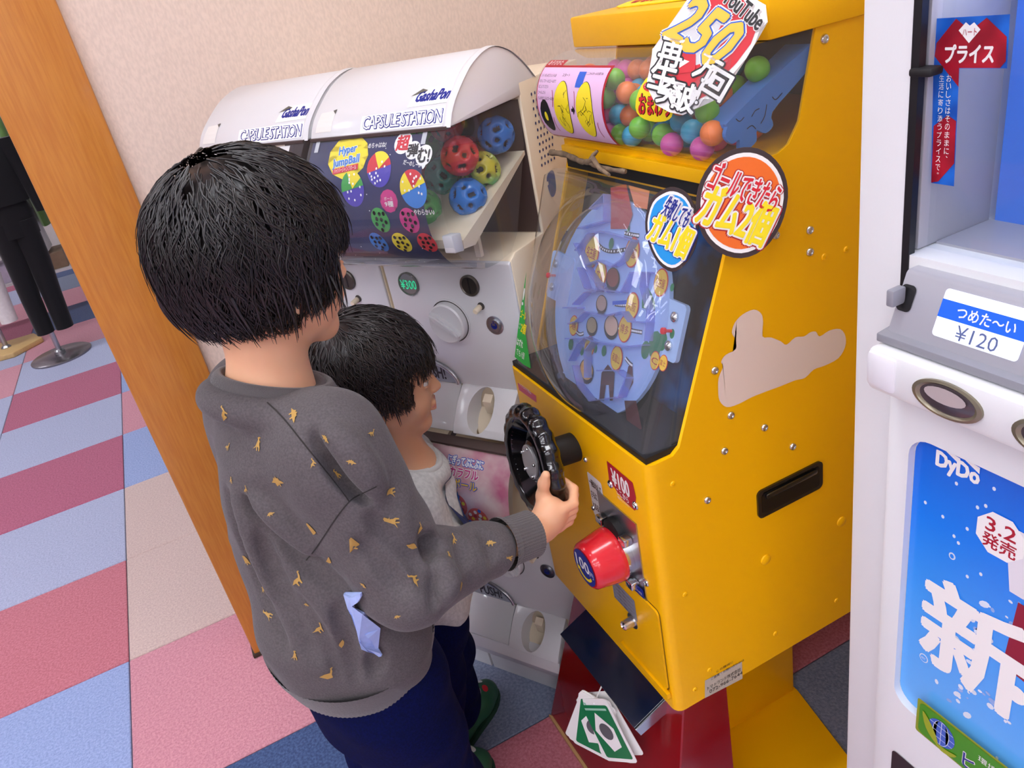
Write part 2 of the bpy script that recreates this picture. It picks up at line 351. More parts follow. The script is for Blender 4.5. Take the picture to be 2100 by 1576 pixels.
# slanted frame of the maze bay: (y, t) with t along the slope
SL = Vector((.110, 0, .297)).normalized(); SN = Vector((-.297, 0, .110)).normalized()
def slope(o): return plane_map(o, (0, -1, 0), SL)
COVO = Vector((.402, .8585, .842))            # bottom middle of the clear cover's front
cov = slope(COVO)
def cover_pt(u, v):
    """u across (0..1), v up the slope (0..1): boxy clear cover with a round bulge"""
    w, L = .186, .314
    a, s = (u * 2 - 1), v
    e = lambda x: (1 - abs(x) ** 9) ** (1 / 9) if abs(x) < 1 else 0
    uu = a * w; vv = s * L
    r = math.hypot(uu / .158, (vv - .15) / .150); bul = .047 * max(0, 1 - r ** 2.6) ** .8 if r < 1 else 0
    edge = min(1, (1 - abs(a)) / .07); ev = min(1, (1 - s) / .06); rr = lambda t: math.sqrt(max(0, 1 - (1 - t) ** 2))
    dep = .050 * (rr(edge) * rr(ev)) - .050
    # deepest part follows the side panels, which stand further back at the top
    return cov(uu, vv, bul + dep)
bm = grid_mesh(cover_pt, 64, 56); b2o('clear_cover', bm, CLR, gm, smooth=True)
# the maze: pale blue board, printed dots, clear blue walls, clear lid
MZO = COVO + SN * (-.030) + Vector((0, .004, 0))
mz = slope(MZO)
mzc = (0.004, .142)
BLU = mat('maze_board', '#a4c2f0', .35, noise_amt=.06, noise_scale=18)
WALLM = clear_mat('maze_wall', (.50, .58, .95), alpha=.3)
def mzpx(px, py): 
    p = Vector(hit(px, py, MZO, SN)) - MZO; return (-p.y, p.dot(SL))
board = patch('maze_board', [(x, y) for x, y in disc_pts(mzc[0], mzc[1], .137, .147, 48)], mz, BLU, gm, lift=0, thick=.006)
box_pts = lambda a, b: [a, (b[0], a[1]), b, (a[0], b[1])]
for sx in (-1, 1):
    patch('maze_ear', rrect(mzc[0] + sx * .131 - .034, .118, mzc[0] + sx * .131 + .034, .190, .006), mz, BLU, gm, lift=.001, thick=.006)
    for vv in (.136, .172): lathe('bolt', [(.0065, 0), (.0065, .003), (.003, .0055), (0, .006)], mz(mzc[0] + sx * .148, vv, .001), SN, CHR, gm, 12)
    lathe('ball_pin', [(.002, 0), (.002, .008), (.0042, .010), (.0042, .014), (0, .016)], mz(mzc[0] + sx * .146, .154, .001), SN, PR, gm, 10)
patch('maze_foot', [(-.09, .004), (.03, -.002), (.05, .05), (-.07, .05)], mz, BLU, gm, lift=-.004, thick=.004)
patch('goal_flag', [mzpx(*p) for p in ((1255, 385), (1287, 378), (1300, 440), (1290, 470), (1255, 470))], mz, mat('goal_red', '#b03a3c', .4), gm, lift=.002)
patch('goal_flag', [mzpx(*p) for p in ((1292, 380), (1335, 392), (1330, 430), (1305, 425))], mz, mat('goal_orange', '#cf7f5e', .4), gm, lift=.002)
for (px, py, a, bb, mm, tx) in ((1215, 518, 13, 20, PGD, '名古屋'), (1298, 518, 13, 22, PGD, '京都'), (1233, 565, 11, 17, PGD, '広島'), (1298, 628, 12, 20, PGD, '大阪'), (1283, 675, 12, 19, PGD, '博多'),
                        (1210, 712, 9, 19, PGD, '札幌'), (1266, 735, 11, 20, PGD, '和歌山'), (1345, 740, 9, 17, PGD, 'C'), (1362, 745, 8, 19, PGD, '富士'), (1357, 580, 13, 17, PGD, '名古屋'), (1178, 668, 8, 11, PGD, '港')):
    u0, v0 = mzpx(px, py); k = .00046
    ru = abs(mzpx(px + a, py)[0] - u0) * 1.05; rv = ru * 1.28
    s = patch('map_sign', disc_pts(u0, v0, ru * 1.12, rv * 1.1, 20), mz, PR, gm, lift=.0012); patch('map_sign_face', disc_pts(u0, v0, ru, rv, 20), mz, mm, s, lift=.0016)
    lettering(tx, mz, (u0 - ru * .72, v0 - rv * .4, u0 + ru * .72, v0 + rv * .35), PDR, s, lift=.002)
for (px, py, r, mm) in ((1258, 573, 15, mat('bowl', '#8a3a28', .3)), (1255, 672, 16, mat('noodle', '#e0b898', .4)), (1204, 762, 16, mat('dish', '#e0a848', .4)), (1215, 670, 12, mat('bun', '#a9946a', .4)), (1235, 625, 12, mat('shell', '#b79a8a', .4))):
    u0, v0 = mzpx(px, py); ru = abs(mzpx(px + r, py)[0] - u0)
    s = patch('map_dish', disc_pts(u0, v0, ru, ru * .95, 20), mz, PK, gm, lift=.0012); patch('map_dish_food', disc_pts(u0, v0 + ru * .12, ru * .85, ru * .75, 20), mz, mm, s, lift=.0016)
gg = mat('map_tree', '#1f7a4c', .5)
castle = [mzpx(*p) for p in ((1318, 632), (1345, 638), (1345, 620), (1340, 618), (1338, 603), (1330, 590), (1322, 602), (1318, 617))]
patch('map_castle', castle, mz, gg, gm, lift=.0012)
for (px, py, r) in ((1255, 500, 5), (1290, 470, 3), (1240, 720, 5), (1222, 715, 4), (1380, 590, 4), (1380, 685, 5), (1172, 706, 5), (1195, 720, 4), (1325, 718, 9), (1345, 708, 14), (1360, 700, 10)):
    u0, v0 = mzpx(px, py); ru = abs(mzpx(px + r, py)[0] - u0); patch('map_tree', disc_pts(u0, v0, ru, ru * 1.4, 12), mz, gg, gm, lift=.0011)
patch('map_train', [mzpx(*p) for p in ((1258, 618), (1288, 616), (1288, 624), (1258, 626))], mz, PB, gm, lift=.0014)
patch('map_arch', [mzpx(*p) for p in ((1230, 822), (1235, 765), (1248, 748), (1262, 765), (1258, 822), (1252, 822), (1250, 790), (1244, 790), (1240, 822))], mz, mat('arch_dark', '#4a1d24', .4), gm, lift=.0012)
patch('map_arch', [mzpx(*p) for p in ((1282, 790), (1290, 752), (1298, 745), (1300, 785), (1292, 800))], mz, mat('arch_dark', '#4a1d24', .4), gm, lift=.0012)
patch('map_tower', [mzpx(*p) for p in ((1282, 822), (1306, 822), (1318, 880), (1290, 890))], mz, mat('arch_dark', '#4a1d24', .4), gm, lift=.0012)
for pts in ([(1227, 500), (1240, 512), (1258, 516), (1285, 512)], [(1282, 478), (1300, 482), (1312, 484)], [(1262, 624), (1275, 626), (1288, 626)], [(1270, 672), (1272, 676)], [(1296, 678), (1306, 680), (1318, 682)], [(1180, 678), (1190, 686), (1198, 684)], [(1202, 735), (1198, 745)], [(1284, 735), (1292, 745), (1298, 750)]):
    q = [mzpx(*p) for p in pts]; s = patch('map_railway', stroke(smooth_poly(q, 4, False) if len(q) > 2 else q, .0055), mz, PK, gm, lift=.001)
    L = smooth_poly(q, 4, False) if len(q) > 2 else [q[0], q[1]]
    for a, c in zip(L, L[1:]):
        mx = ((a[0] + c[0]) / 2, (a[1] + c[1]) / 2); patch('rail_sleeper', disc_pts(mx[0], mx[1], .0017, .0017, 6), mz, PW, s, lift=.0013)
walls2 = [[(1193, 500), (1215, 545), (1242, 535), (1270, 548), (1290, 535), (1312, 495)], [(1195, 515), (1222, 480), (1250, 476), (1312, 494)], [(1215, 548), (1240, 585), (1262, 600)],
          [(1200, 550), (1215, 592), (1240, 598), (1240, 580), (1248, 594), (1290, 600), (1310, 560)], [(1190, 625), (1215, 600), (1240, 598)], [(1180, 665), (1195, 660), (1215, 640), (1260, 648), (1292, 640), (1305, 660), (1345, 662)],
          [(1182, 740), (1200, 705), (1215, 692), (1230, 700), (1300, 712), (1335, 708)], [(1215, 775), (1215, 720), (1230, 700)], [(1170, 632), (1200, 632)], [(1200, 470), (1255, 455), (1255, 400), (1225, 430)],
          [(1175, 695), (1200, 695)], [(1240, 760), (1280, 760), (1300, 775), (1285, 815)], [(1190, 750), (1200, 790), (1225, 822), (1280, 815)], [(1335, 560), (1330, 590), (1345, 640), (1340, 700)], [(1310, 560), (1345, 560)]]
for w in walls2:
    q = [mzpx(*p) for p in w]; bm = bmesh.new()
    for a, c in zip(q, q[1:]):
        t = np.array(c) - np.array(a); L = np.linalg.norm(t) + 1e-9; nn = np.array([-t[1], t[0]]) / L * .0009
        add_prism(bm, [tuple(np.array(a) + nn), tuple(np.array(c) + nn), tuple(np.array(c) - nn), tuple(np.array(a) - nn)], lambda u, v, h: mz(u, v, h), .001, .014)
    b2o('maze_wall', bm, WALLM, gm)
def mlid(u, v):
    a = 2 * math.pi * u; r = v; return mz(mzc[0] + .138 * r * math.cos(a), mzc[1] + .148 * r * math.sin(a), .018 + .016 * (1 - r ** 4) - (.017 if r > .98 else 0))
bm = grid_mesh(mlid, 56, 14, v0=.02); bmesh.ops.remove_doubles(bm, verts=bm.verts, dist=1e-5); b2o('maze_lid', bm, CLRB, gm, smooth=True)
# gumball hopper: half-round clear window with flat clear end
hp = smooth_poly([(.603, 1.277), (.572, 1.275), (.541, 1.262), (.524, 1.234), (.523, 1.200), (.537, 1.173), (.563, 1.158), (.60, 1.1575)], 5, closed=False)
def hop(u, v):
    i = min(int(v * (len(hp) - 1)), len(hp) - 2); f = v * (len(hp) - 1) - i
    x = hp[i][0] + (hp[i + 1][0] - hp[i][0]) * f; z = hp[i][1] + (hp[i + 1][1] - hp[i][1]) * f; return Vector((x, Y0 + .002 + (Y1 + .004 - Y0) * u, z))
b2o('hopper_window', grid_mesh(hop, 8, len(hp) - 1), CLR, gm, smooth=True)
endp = hp + [(.628, 1.163), (.645, 1.187), (.669, 1.277)]
patch('hopper_end', endp, lambda u, v, h: Vector((u, Y0 + .001 + h, v)), CLR, gm)
patch('hopper_end', endp[::-1], lambda u, v, h: Vector((u, Y1 + .004 + h, v)), CLR, gm)
darkin = mat('hopper_inside', '#4a3d36', .6)
patch('hopper_back', [(Y0 + .005, 1.162), (Y1 - .005, 1.162), (Y1 - .005, 1.277), (Y0 + .005, 1.277)], lambda u, v, h: Vector((.855, u, v)), darkin, gm)
# hmap: the window unrolled, u = -y, v = arc length from the bottom
arc = [0.0]
hq = hp[::-1]
for a, c in zip(hq, hq[1:]): arc.append(arc[-1] + math.hypot(c[0] - a[0], c[1] - a[1]))
def hmap(u, v, h=0):
    v = min(max(v, 0), arc[-1] - 1e-6); i = max(j for j in range(len(arc)) if arc[j] <= v); i = min(i, len(arc) - 2); f = (v - arc[i]) / (arc[i + 1] - arc[i])
    a, c = hq[i], hq[i + 1]; t = Vector((c[0] - a[0], 0, c[1] - a[1])).normalized(); n = Vector((-t.z, 0, t.x))
    return Vector((a[0] + (c[0] - a[0]) * f, -u, a[1] + (c[1] - a[1]) * f)) + n * h
hmap.curved = .008
def hpatch(name, u0, v0, u1, v1, m, parent, lift): 
    return b2o(name, grid_mesh(lambda a, c: hmap(a, c, lift), 4, 14, u0, u1, v0, v1), m, parent, smooth=True, recalc=False)
# how-to-play sheet inside the window
AL = arc[-1]
SU0, SU1, SV0, SV1 = -1.049, -.868, AL * .27, AL * .74
sh = hpatch('instruction_sheet', SU0, SV0, SU1, SV1, PDR, gm, .0008)
hpatch('sheet_face', SU0 + .003, SV0 + .004, SU1 - .004, SV1 - .004, PPK, sh, .0012)
hpatch('sheet_tab', SU0, SV1, SU0 + .05, SV1 + .011, PDR, sh, .0008)
lettering('あそびかた', hmap, (SU0 + .006, SV1 + .0, SU0 + .045, SV1 + .009), PW, sh, lift=.0014)
for i, tx in enumerate(('コインを入れてハンドルを', 'まわしてボールをゴールまで', 'はこんでください', 'ゴールしたら', 'ガムが出てくるよゴールをめざせ')):
    lettering(tx, hmap, (SU0 + .006, SV1 - .018 - i * .0075, SU0 + .006 + .0036 * len(tx), SV1 - .0135 - i * .0075), PK, sh, bold=0, lift=.0014)
lettering('スタート', hmap, (SU0 + .066, SV1 - .017, SU0 + .086, SV1 - .0125), PK, sh, bold=0, lift=.0014)
lettering('ここからボールを見てね', hmap, (SU0 + .128, SV1 - .014, SU0 + .168, SV1 - .0105), PK, sh, bold=0, lift=.0014)
vm = (SV0 + SV1) / 2 - .004
patch('sheet_wheel', star_pts(SU0 + .024, vm - .012, .0155, .014, 14, sv=1.5), hmap, PK, sh, lift=.0015); patch('sheet_wheel_hub', disc_pts(SU0 + .024, vm - .012, .0045, .0065, 14), hmap, PY, sh, lift=.0018)
for cu in (.074, .134):
    d = patch('sheet_maze', disc_pts(SU0 + cu, vm, .0215, .036, 28), hmap, PK, sh, lift=.0015); d2 = patch('sheet_maze_face', disc_pts(SU0 + cu, vm, .0208, .0352, 28), hmap, PY, d, lift=.0018)
    rr = random.Random(int(cu * 1000))
    for k in range(11):
        a = rr.uniform(0, 6.28); r = rr.uniform(.1, .8); x, y = SU0 + cu + .018 * r * math.cos(a), vm + .03 * r * math.sin(a); pts = [(x, y)]
        for q in range(3): x += rr.uniform(-.007, .007); y += rr.uniform(-.008, .008); pts.append((x, y))
        pts = [p for p in pts if ((p[0] - SU0 - cu) / .02) ** 2 + ((p[1] - vm) / .034) ** 2 < 1]
        if len(pts) > 1: patch('maze_line', stroke(pts, .0007), hmap, PK, d, lift=.0021)
patch('sheet_arrow', [(SU0 + .100, vm + .002), (SU0 + .104, vm + .002), (SU0 + .104, vm + .006), (SU0 + .110, vm), (SU0 + .104, vm - .006), (SU0 + .104, vm - .002), (SU0 + .100, vm - .002)], hmap, PK, sh, lift=.0016)
patch('sheet_photo', box_pts((SU0 + .108, SV1 - .030), (SU0 + .126, SV1 - .010)), hmap, PB, sh, lift=.0015)
for sgn, uu in ((1, .046), (-1, .046), (1, .106), (-1, .163)):
    patch('sheet_swirl', stroke([(SU0 + uu + sgn * .004 * math.sin(t), vm + sgn * .018 + .012 * math.cos(t) - .006) for t in np.linspace(.3, 2.6, 6)], .0012), hmap, PDR, sh, lift=.0015)
# small shop-name sticker on the window
def hpx(px, py):
    """pixel to (u, v) on the hopper window by search along the arc"""
    best = None
    r = ray(px, py)
    for v in np.linspace(0, arc[-1] * .999, 160):
        p = hmap(0, v); t = p.x / r[0]; z = CH + r[2] * t
        e = abs(z - p.z)
        if best is None or e < best[0]: best = (e, -r[1] * t, v)
    return best[1], best[2]
u0, v0 = hpx(1345, 212)
st = patch('name_sticker', smooth_poly([(u0 - .036, v0 - .012), (u0 - .012, v0 - .020), (u0 + .02, v0 - .018), (u0 + .034, v0 - .008), (u0 + .03, v0 + .02), (u0 + .008, v0 + .032), (u0 - .022, v0 + .03), (u0 - .036, v0 + .008)], 3), hmap, PY, gm, lift=.0012)
lettering('おまわり', hmap, (u0 - .031, v0 - .013, u0 + .029, v0 + .008), PK, st, bold=.07, lift=.0016, ref='おまわり'); lettering('おまわり', hmap, (u0 - .031, v0 - .013, u0 + .029, v0 + .008), PR, st, bold=.03, lift=.002, ref='おまわり')
patch('sticker_oval', disc_pts(u0 - .012, v0 + .017, .016, .006, 16), hmap, PR, st, lift=.0016); lettering('ラッキーボール', hmap, (u0 - .025, v0 + .0145, u0 + .001, v0 + .0195), PW, st, lift=.002)
# blue chute panel with cloud edge inside the hopper
pts = [(.668, 1.262), (.560, 1.212), (.551, 1.203), (.548, 1.193), (.556, 1.184), (.566, 1.186), (.566, 1.176), (.577, 1.1735), (.589, 1.179), (.590, 1.190), (.602, 1.184), (.613, 1.19), (.612, 1.204), (.645, 1.225), (.665, 1.24)]
chute = prism('chute_panel', smooth_poly(pts, 3), lambda u, v, h: Vector((u, h, v)), Y0 + .0065, Y0 + .012, mat('chute_blue', '#3f78c4', .45), gm)
for a in ([(.562, 1.209), (.567, 1.205), (.573, 1.208)], [(.583, 1.206), (.588, 1.211), (.594, 1.212)], [(.595, 1.196), (.601, 1.203), (.604, 1.214)], [(.576, 1.195), (.583, 1.197), (.588, 1.192)], [(.612, 1.22), (.617, 1.216), (.626, 1.221)]):
    patch('chute_line', stroke(smooth_poly(a, 3, False), .001), lambda u, v, h: Vector((u, Y0 + .0062 - h, v)), PK, chute)
prism('chute_ramp', [(.551, 1.205), (.668, 1.262), (.668, 1.258), (.551, 1.201)], xz, Y0 + .012, Y0 + .045, mat('chute_blue', '#3f78c4', .45), gm)
# ---- red pedestal, yellow column and foot plate
def frus(name, b0, b1, m):
    bm = bmesh.new(); v = [bm.verts.new(p) for p in b0 + b1]
    for f in ((0, 1, 2, 3), (7, 6, 5, 4), (0, 4, 5, 1), (1, 5, 6, 2), (2, 6, 7, 3), (3, 7, 4, 0)): bm.faces.new([v[i] for i in f])
    bmesh.ops.recalc_face_normals(bm, faces=bm.faces); bmesh.ops.bevel(bm, geom=list(bm.edges), offset=.002, segments=1, affect='EDGES'); return b2o(name, bm, m, gm, auto=30)
frus('pedestal', [(.338, .652, .012), (.338, 1.082, .012), (.47, .885, .012), (.48, .652, .012)], [(.408, .667, .402), (.408, .985, .402), (.47, .885, .402), (.492, .672, .402)], RED)
frus('pedestal_foot', [(.334, .650, 0), (.334, 1.085, 0), (.47, .887, 0), (.48, .650, 0)], [(.334, .650, .012), (.334, 1.085, .012), (.47, .887, .012), (.48, .650, .012)], mat('plywood', '#c8a06a', .6))
box('column', (.50, .784, .848, 1.06, .006, .402), YEL, gm, bevel=.002)
prism('foot_plate', [(.470, .66), (.60, .60), (.742, .600), (.79, .845), (.79, 1.06), (.50, 1.06), (.50, .845)], lambda u, v, h: Vector((u, v, h)), 0, .006, YEL, gm)
# ---- dispensing tray under the front
tray = prism('tray', [(.345, .362), (.352, .345), (.42, .365), (.42, .395)], xz, .705, .94, CHR, gm)
patch('tray_inside', [(.350, .3665), (.418, .3985), (.418, .3985), ], lambda u, v, h: Vector((u, .71, v)), BLK, gm) if False else None
prism('tray_floor', [(.344, .3635), (.42, .3965), (.42, .3985), (.344, .3655)], xz, .708, .937, mat('tray_dark', '#0c1730', .15, coat=.4), gm)
# ---- front of the machine (u = -y, v = z)
fr = plane_map((X0, 0, 0), (0, -1, 0), (0, 0, 1))
def fpx(px, py): p = onx(px, py, X0); return (-p[1], p[2])
def fpoly(*pp): return [fpx(*p) for p in pp]
def screw(pos, n, m=CHR, r=.0048, parent=None):
    o = lathe('screw', [(r, 0), (r, .0012), (r * .8, .0028), (r * .45, .0034), (r * .42, .0022), (0, .0022)], pos, n, m, parent or gm, 14); return o
# recessed service door with lock
d0 = fpoly((1243, 1145), (1330, 1185), (1352, 1385), (1255, 1245))
door_pts = [(-.795, .437), (-.681, .437), (-.681, .592), (-.795, .592)]
door = patch('service_door', rrect(-.795, .437, -.681, .592, .008), fr, YEL, gm, lift=.0035, thick=.003)
patch('door_gap', rrect(-.797, .435, -.679, .594, .009), fr, mat('gap_dark', '#6b4d05', .6), gm, lift=.0004)
patch('door_sill', box_pts((-.80, .426), (-.677, .436)), fr, YEL, gm, lift=.007, thick=.006)
lx = fpx(1302, 1272); lathe('lock_plate', [(.013, 0), (.013, .001)], fr(lx[0], lx[1], .0035), (-1, 0, 0), STEEL, door, 20)
lathe('lock', [(.0085, 0), (.0075, .016), (.0055, .018), (.005, .0165), (0, .0165)], fr(lx[0], lx[1], .004), (-1, 0, 0), CHR, door, 20)
# coin mechanism
pl = fpoly((1248, 1010), (1318, 1070), (1332, 1185), (1262, 1130))
patch('coin_plate', box_pts((-.806, .585), (-.708, .728)), fr, STEEL, gm, lift=.002, thick=.0018)
kc = (-.760, .650)
lathe('coin_collar', [(.037, 0), (.037, .012), (.033, .014)], fr(kc[0], kc[1], .002), (-1, 0, 0), CHR, gm, 32)
for (a, c) in ((-.030, .040), (.030, .040), (.032, -.036)):
    p = fr(kc[0] + a, kc[1] + c, .002); box('coin_clip', (p.x - .014, p.x, p.y - .008, p.y + .008, p.z - .006, p.z + .006), CHR, gm, bevel=.002)
lathe('coin_slot_block', [(.022, 0), (.022, .01), (.018, .012)], fr(kc[0], kc[1] + .034, .002), (-1, 0, 0), BLKM, gm, 18)
kn = lathe('coin_knob', [(.040, .014), (.041, .018), (.040, .026), (.036, .05), (.0345, .058), (.031, .0615), (0, .062)], fr(kc[0], kc[1], 0), (-1, 0, 0), REDP, gm, 40)
kf = lambda u, v, h=0: fr(u, v, .0622 + h)
patch('knob_label', disc_pts(kc[0], kc[1], .0285, .0285, 32), kf, NAVY, kn, lift=.0002)
lettering('100', kf, (kc[0] - .022, kc[1] - .006, kc[0] + .013, kc[1] + .014), PW, kn, bold=.03, lift=.0006); lettering('円', kf, (kc[0] + .014, kc[1] - .006, kc[0] + .024, kc[1] + .004), PW, kn, lift=.0006)
patch('knob_arrow', stroke([(kc[0] + .019 * math.cos(a), kc[1] + .02 * math.sin(a)) for a in np.linspace(-2.6, -.5, 10)], .0045), kf, PY, kn, lift=.0006)
patch('knob_arrow_head', [(kc[0] - .0225, kc[1] - .006), (kc[0] - .012, kc[1] - .0075), (kc[0] - .0195, kc[1] - .015)], kf, PY, kn, lift=.0006)
# labels on the front
hexl = patch('price_label', fpoly((1245, 945), (1298, 990), (1305, 1020), (1303, 1048), (1278, 1025), (1250, 985)), fr, PDR, gm, lift=.0005)
def ftext(t, px0, px1, hgt, m, parent, bold=.02, name='lettering', lift=.001, rot=0):
    a, c = fpx(*px0), fpx(*px1); return lettering(t, fr, (a[0], (a[1] + c[1]) / 2 - hgt / 2, c[0], (a[1] + c[1]) / 2 + hgt / 2), m, parent, bold=bold, name=name, lift=lift, rot=rot)
a = fpx(1254, 965); lettering('¥100', fr, (a[0], a[1] - .022, a[0] + .041, a[1] + .004), PW, hexl, bold=.04, lift=.001)
lettering('ここから', fr, (a[0] + .007, a[1] - .034, a[0] + .036, a[1] - .024), PW, hexl, bold=.02, lift=.001)
lettering('1回まわしてください', fr, (a[0] + .008, a[1] - .041, a[0] + .036, a[1] - .0365), PW, hexl, bold=.01, lift=.001)
wl = fpx(1206, 968); w0 = patch('turn_label', rrect(wl[0] - .003, wl[1] - .078, wl[0] + .036, wl[1], .004), fr, PW, gm, lift=.0004)
for i, tx in enumerate(('一回まわして', 'さらに', 'とまるまで')):
    L = .0054 * len(tx); lettering(tx, fr, (wl[0], wl[1] - .022 - i * .021, wl[0] + L, wl[1] - .010 - i * .021), mat('print_brown2', '#5a3a22', .4), w0, bold=.03, lift=.0009)
patch('turn_arrow', [(wl[0] + .020, wl[1] - .030), (wl[0] + .024, wl[1] - .027), (wl[0] + .030, wl[1] - .036), (wl[0] + .033, wl[1] - .033), (wl[0] + .0345, wl[1] - .047), (wl[0] + .022, wl[1] - .042), (wl[0] + .026, wl[1] - .039)], fr, PK, w0, lift=.0009)
nl = fpx(1290, 1178); n0 = patch('navy_label', [(nl[0], nl[1]), (nl[0] + .042, nl[1] + .003), (nl[0] + .042, nl[1] - .014), (nl[0], nl[1] - .016)], fr, NAVY, gm, lift=.0042)
lettering('お問い合わせ先', fr, (nl[0] + .010, nl[1] - .010, nl[0] + .038, nl[1] - .005), PW, n0, bold=0, lift=.0048)
gl = fpx(1258, 1182); g0 = patch('notice_label', [(gl[0], gl[1] + .002), (gl[0] + .062, gl[1] + .0), (gl[0] + .062, gl[1] - .042), (gl[0], gl[1] - .040)], fr, PGR, gm, lift=.0041)
for i in range(5): lettering('ゲームの途中で機械を止めないで', fr, (gl[0] + .003, gl[1] - .008 - i * .0078, gl[0] + .058, gl[1] - .003 - i * .0078), mat('print_violet', '#5a3550', .5), g0, bold=0, lift=.0046)
pk2 = patch('pink_label', [fpx(1062, 785), fpx(1100, 812), fpx(1101, 826), fpx(1065, 800)][::-1], fr, mat('pink_print', '#d2496a', .4), gm, lift=.0004)
lettering('小さなお子様は', fr, (fpx(1065, 792)[0] + .004, .812, fpx(1065, 792)[0] + .046, .819), PW, pk2, bold=0, lift=.0009)
for p in ((1253, 993), (1304, 1037), (1326, 1195), (1218, 1042), (1152, 902), (1202, 943), (1167, 992)): screw(fr(*fpx(*p), 0), (-1, 0, 0), r=.0062 if p[0] > 1240 else .004)
# ---- steering wheel
WC = Vector((.330, .858, .781)); WN = Vector((-1, .05, .12)).normalized()
tub = lathe('wheel_shaft', [(.022, 0), (.022, .045), (.019, .047), (.019, .060)], (X0 + .001, .858, .775), (-1, .02, .1), BLKM, gm, 24)
R0 = .071
rf = lambda a, r, h: 1 + .022 * math.cos(20 * a) * max(0, (r - .085) / .02)
bm = bmesh.new(); ring = []; NS, NT = 120, 14; o, u, v, n = frame_of(WC, WN)
for k in range(NS):
    a = 2 * math.pi * k / NS; rad = u * math.cos(a) + v * math.sin(a); row = []
    for j in range(NT):
        t = 2 * math.pi * j / NT; rr = .0125 * (1 + .16 * math.cos(20 * a) * max(0, math.cos(t))); row.append(bm.verts.new(o + rad * (R0 + rr * math.cos(t)) + n * (rr * 1.15 * math.sin(t))))
    ring.append(row)
for k in range(NS):
    for j in range(NT): bm.faces.new((ring[k][j], ring[k][(j + 1) % NT], ring[(k + 1) % NS][(j + 1) % NT], ring[(k + 1) % NS][j]))
whl = b2o('steering_wheel', bm, BLK, gm, smooth=True)
lathe('wheel_dish', [(.064, .002), (.061, .008), (.056, .001), (.047, -.010), (.040, -.010), (.031, -.006), (.0305, .002), (.026, .004), (0, .004)], WC, WN, BLK, whl, 48, closed=False)
lathe('hub_plate', [(.0255, .004), (.0255, .0062), (.0245, .007), (0, .007)], WC, WN, mat('hub_alu', '#c6c7c8', .38, metal=.7, noise_amt=.05), whl, 40)
for k in range(5): a = 2 * math.pi * k / 5 + .3; screw(WC + (u * math.cos(a) + v * math.sin(a)) * .0215 + n * .007, n, CHR, .0026, whl)
# ---- near side: screws, plugs, handle, cloud, address plate
sd = plane_map((0, Y0, 0), (1, 0, 0), (0, 0, 1))
def spx(px, py): p = ony(px, py, Y0); return (p[0], p[2])
for p in ((1690, 80), (1660, 472), (1660, 517), (1590, 482), (1465, 760), (1498, 852), (1485, 925), (1567, 877), (1625, 916), (1450, 1026)): screw(sd(*spx(*p)), (0, -1, 0), CHR, .0054)
for p in ((1690, 527), (1735, 512), (1380, 993), (1405, 1220), (1715, 1232), (1590, 1300), (1425, 1415), (1455, 1375)): lathe('rivet', [(.0042, 0), (.0036, .0014), (.0014, .0018), (.0012, .0004), (0, .0004)], sd(*spx(*p)), (0, -1, 0), YEL, gm, 12)
for p in ((1570, 1148), (1725, 1070)): lathe('plug', [(.0085, 0), (.008, .0018), (.005, .0034), (0, .004)], sd(*spx(*p)), (0, -1, 0), YEL, gm, 18)
hnd = patch('handle_rim', rrect(.560, .678, .675, .724, .008), sd, BLK, gm, lift=.003, thick=.003)
patch('handle_well', rrect(.5665, .684, .6685, .718, .005), sd, mat('handle_deep', '#050506', .3), hnd, lift=.0033)
box('handle_grip', (.572, .662, Y0 - .0075, Y0 - .003, .709, .7165), BLK, hnd, bevel=.002)
cl = [(1545, 635), (1560, 643), (1564, 660), (1563, 690), (1580, 692), (1600, 700), (1612, 707), (1630, 692), (1648, 690), (1660, 682), (1672, 680), (1680, 690), (1700, 678), (1722, 675), (1733, 690), (1732, 712), (1718, 735), (1690, 750), (1668, 758), (1650, 775), (1630, 780), (1600, 792), (1570, 803), (1540, 815), (1515, 828), (1490, 835), (1475, 822), (1472, 800), (1473, 775), (1482, 752), (1478, 742), (1487, 728), (1508, 716), (1507, 696), (1500, 682), (1506, 662), (1522, 645)]
patch('cloud_sticker', smooth_poly([spx(*p) for p in cl], 3), sd, mat('cloud_beige', '#f0ddcf', .5), gm, lift=.0006)
ad = [spx(*p) for p in ((1445, 1432), (1522, 1392), (1521, 1357), (1445, 1396))]; ap = patch('address_plate', ad, sd, mat('plate_grey', '#c9bfae', .4), gm, lift=.0005)
for (tx, a, c, hh) in (('この機械に', .471, .4405, .005), ('ご意見・お問い合わせは', .460, .4315, .005), ('トマトランド株式会社', .4525, .4165, .008), ('072-966-7644', .4555, .4075, .0072)):
    lettering(tx, sd, (a, c - hh / 2 + .0005, a + min(.062, .0062 * len(tx)), c + hh / 2 + .0005), PK, ap, bold=.012, lift=.001, rot=.0)
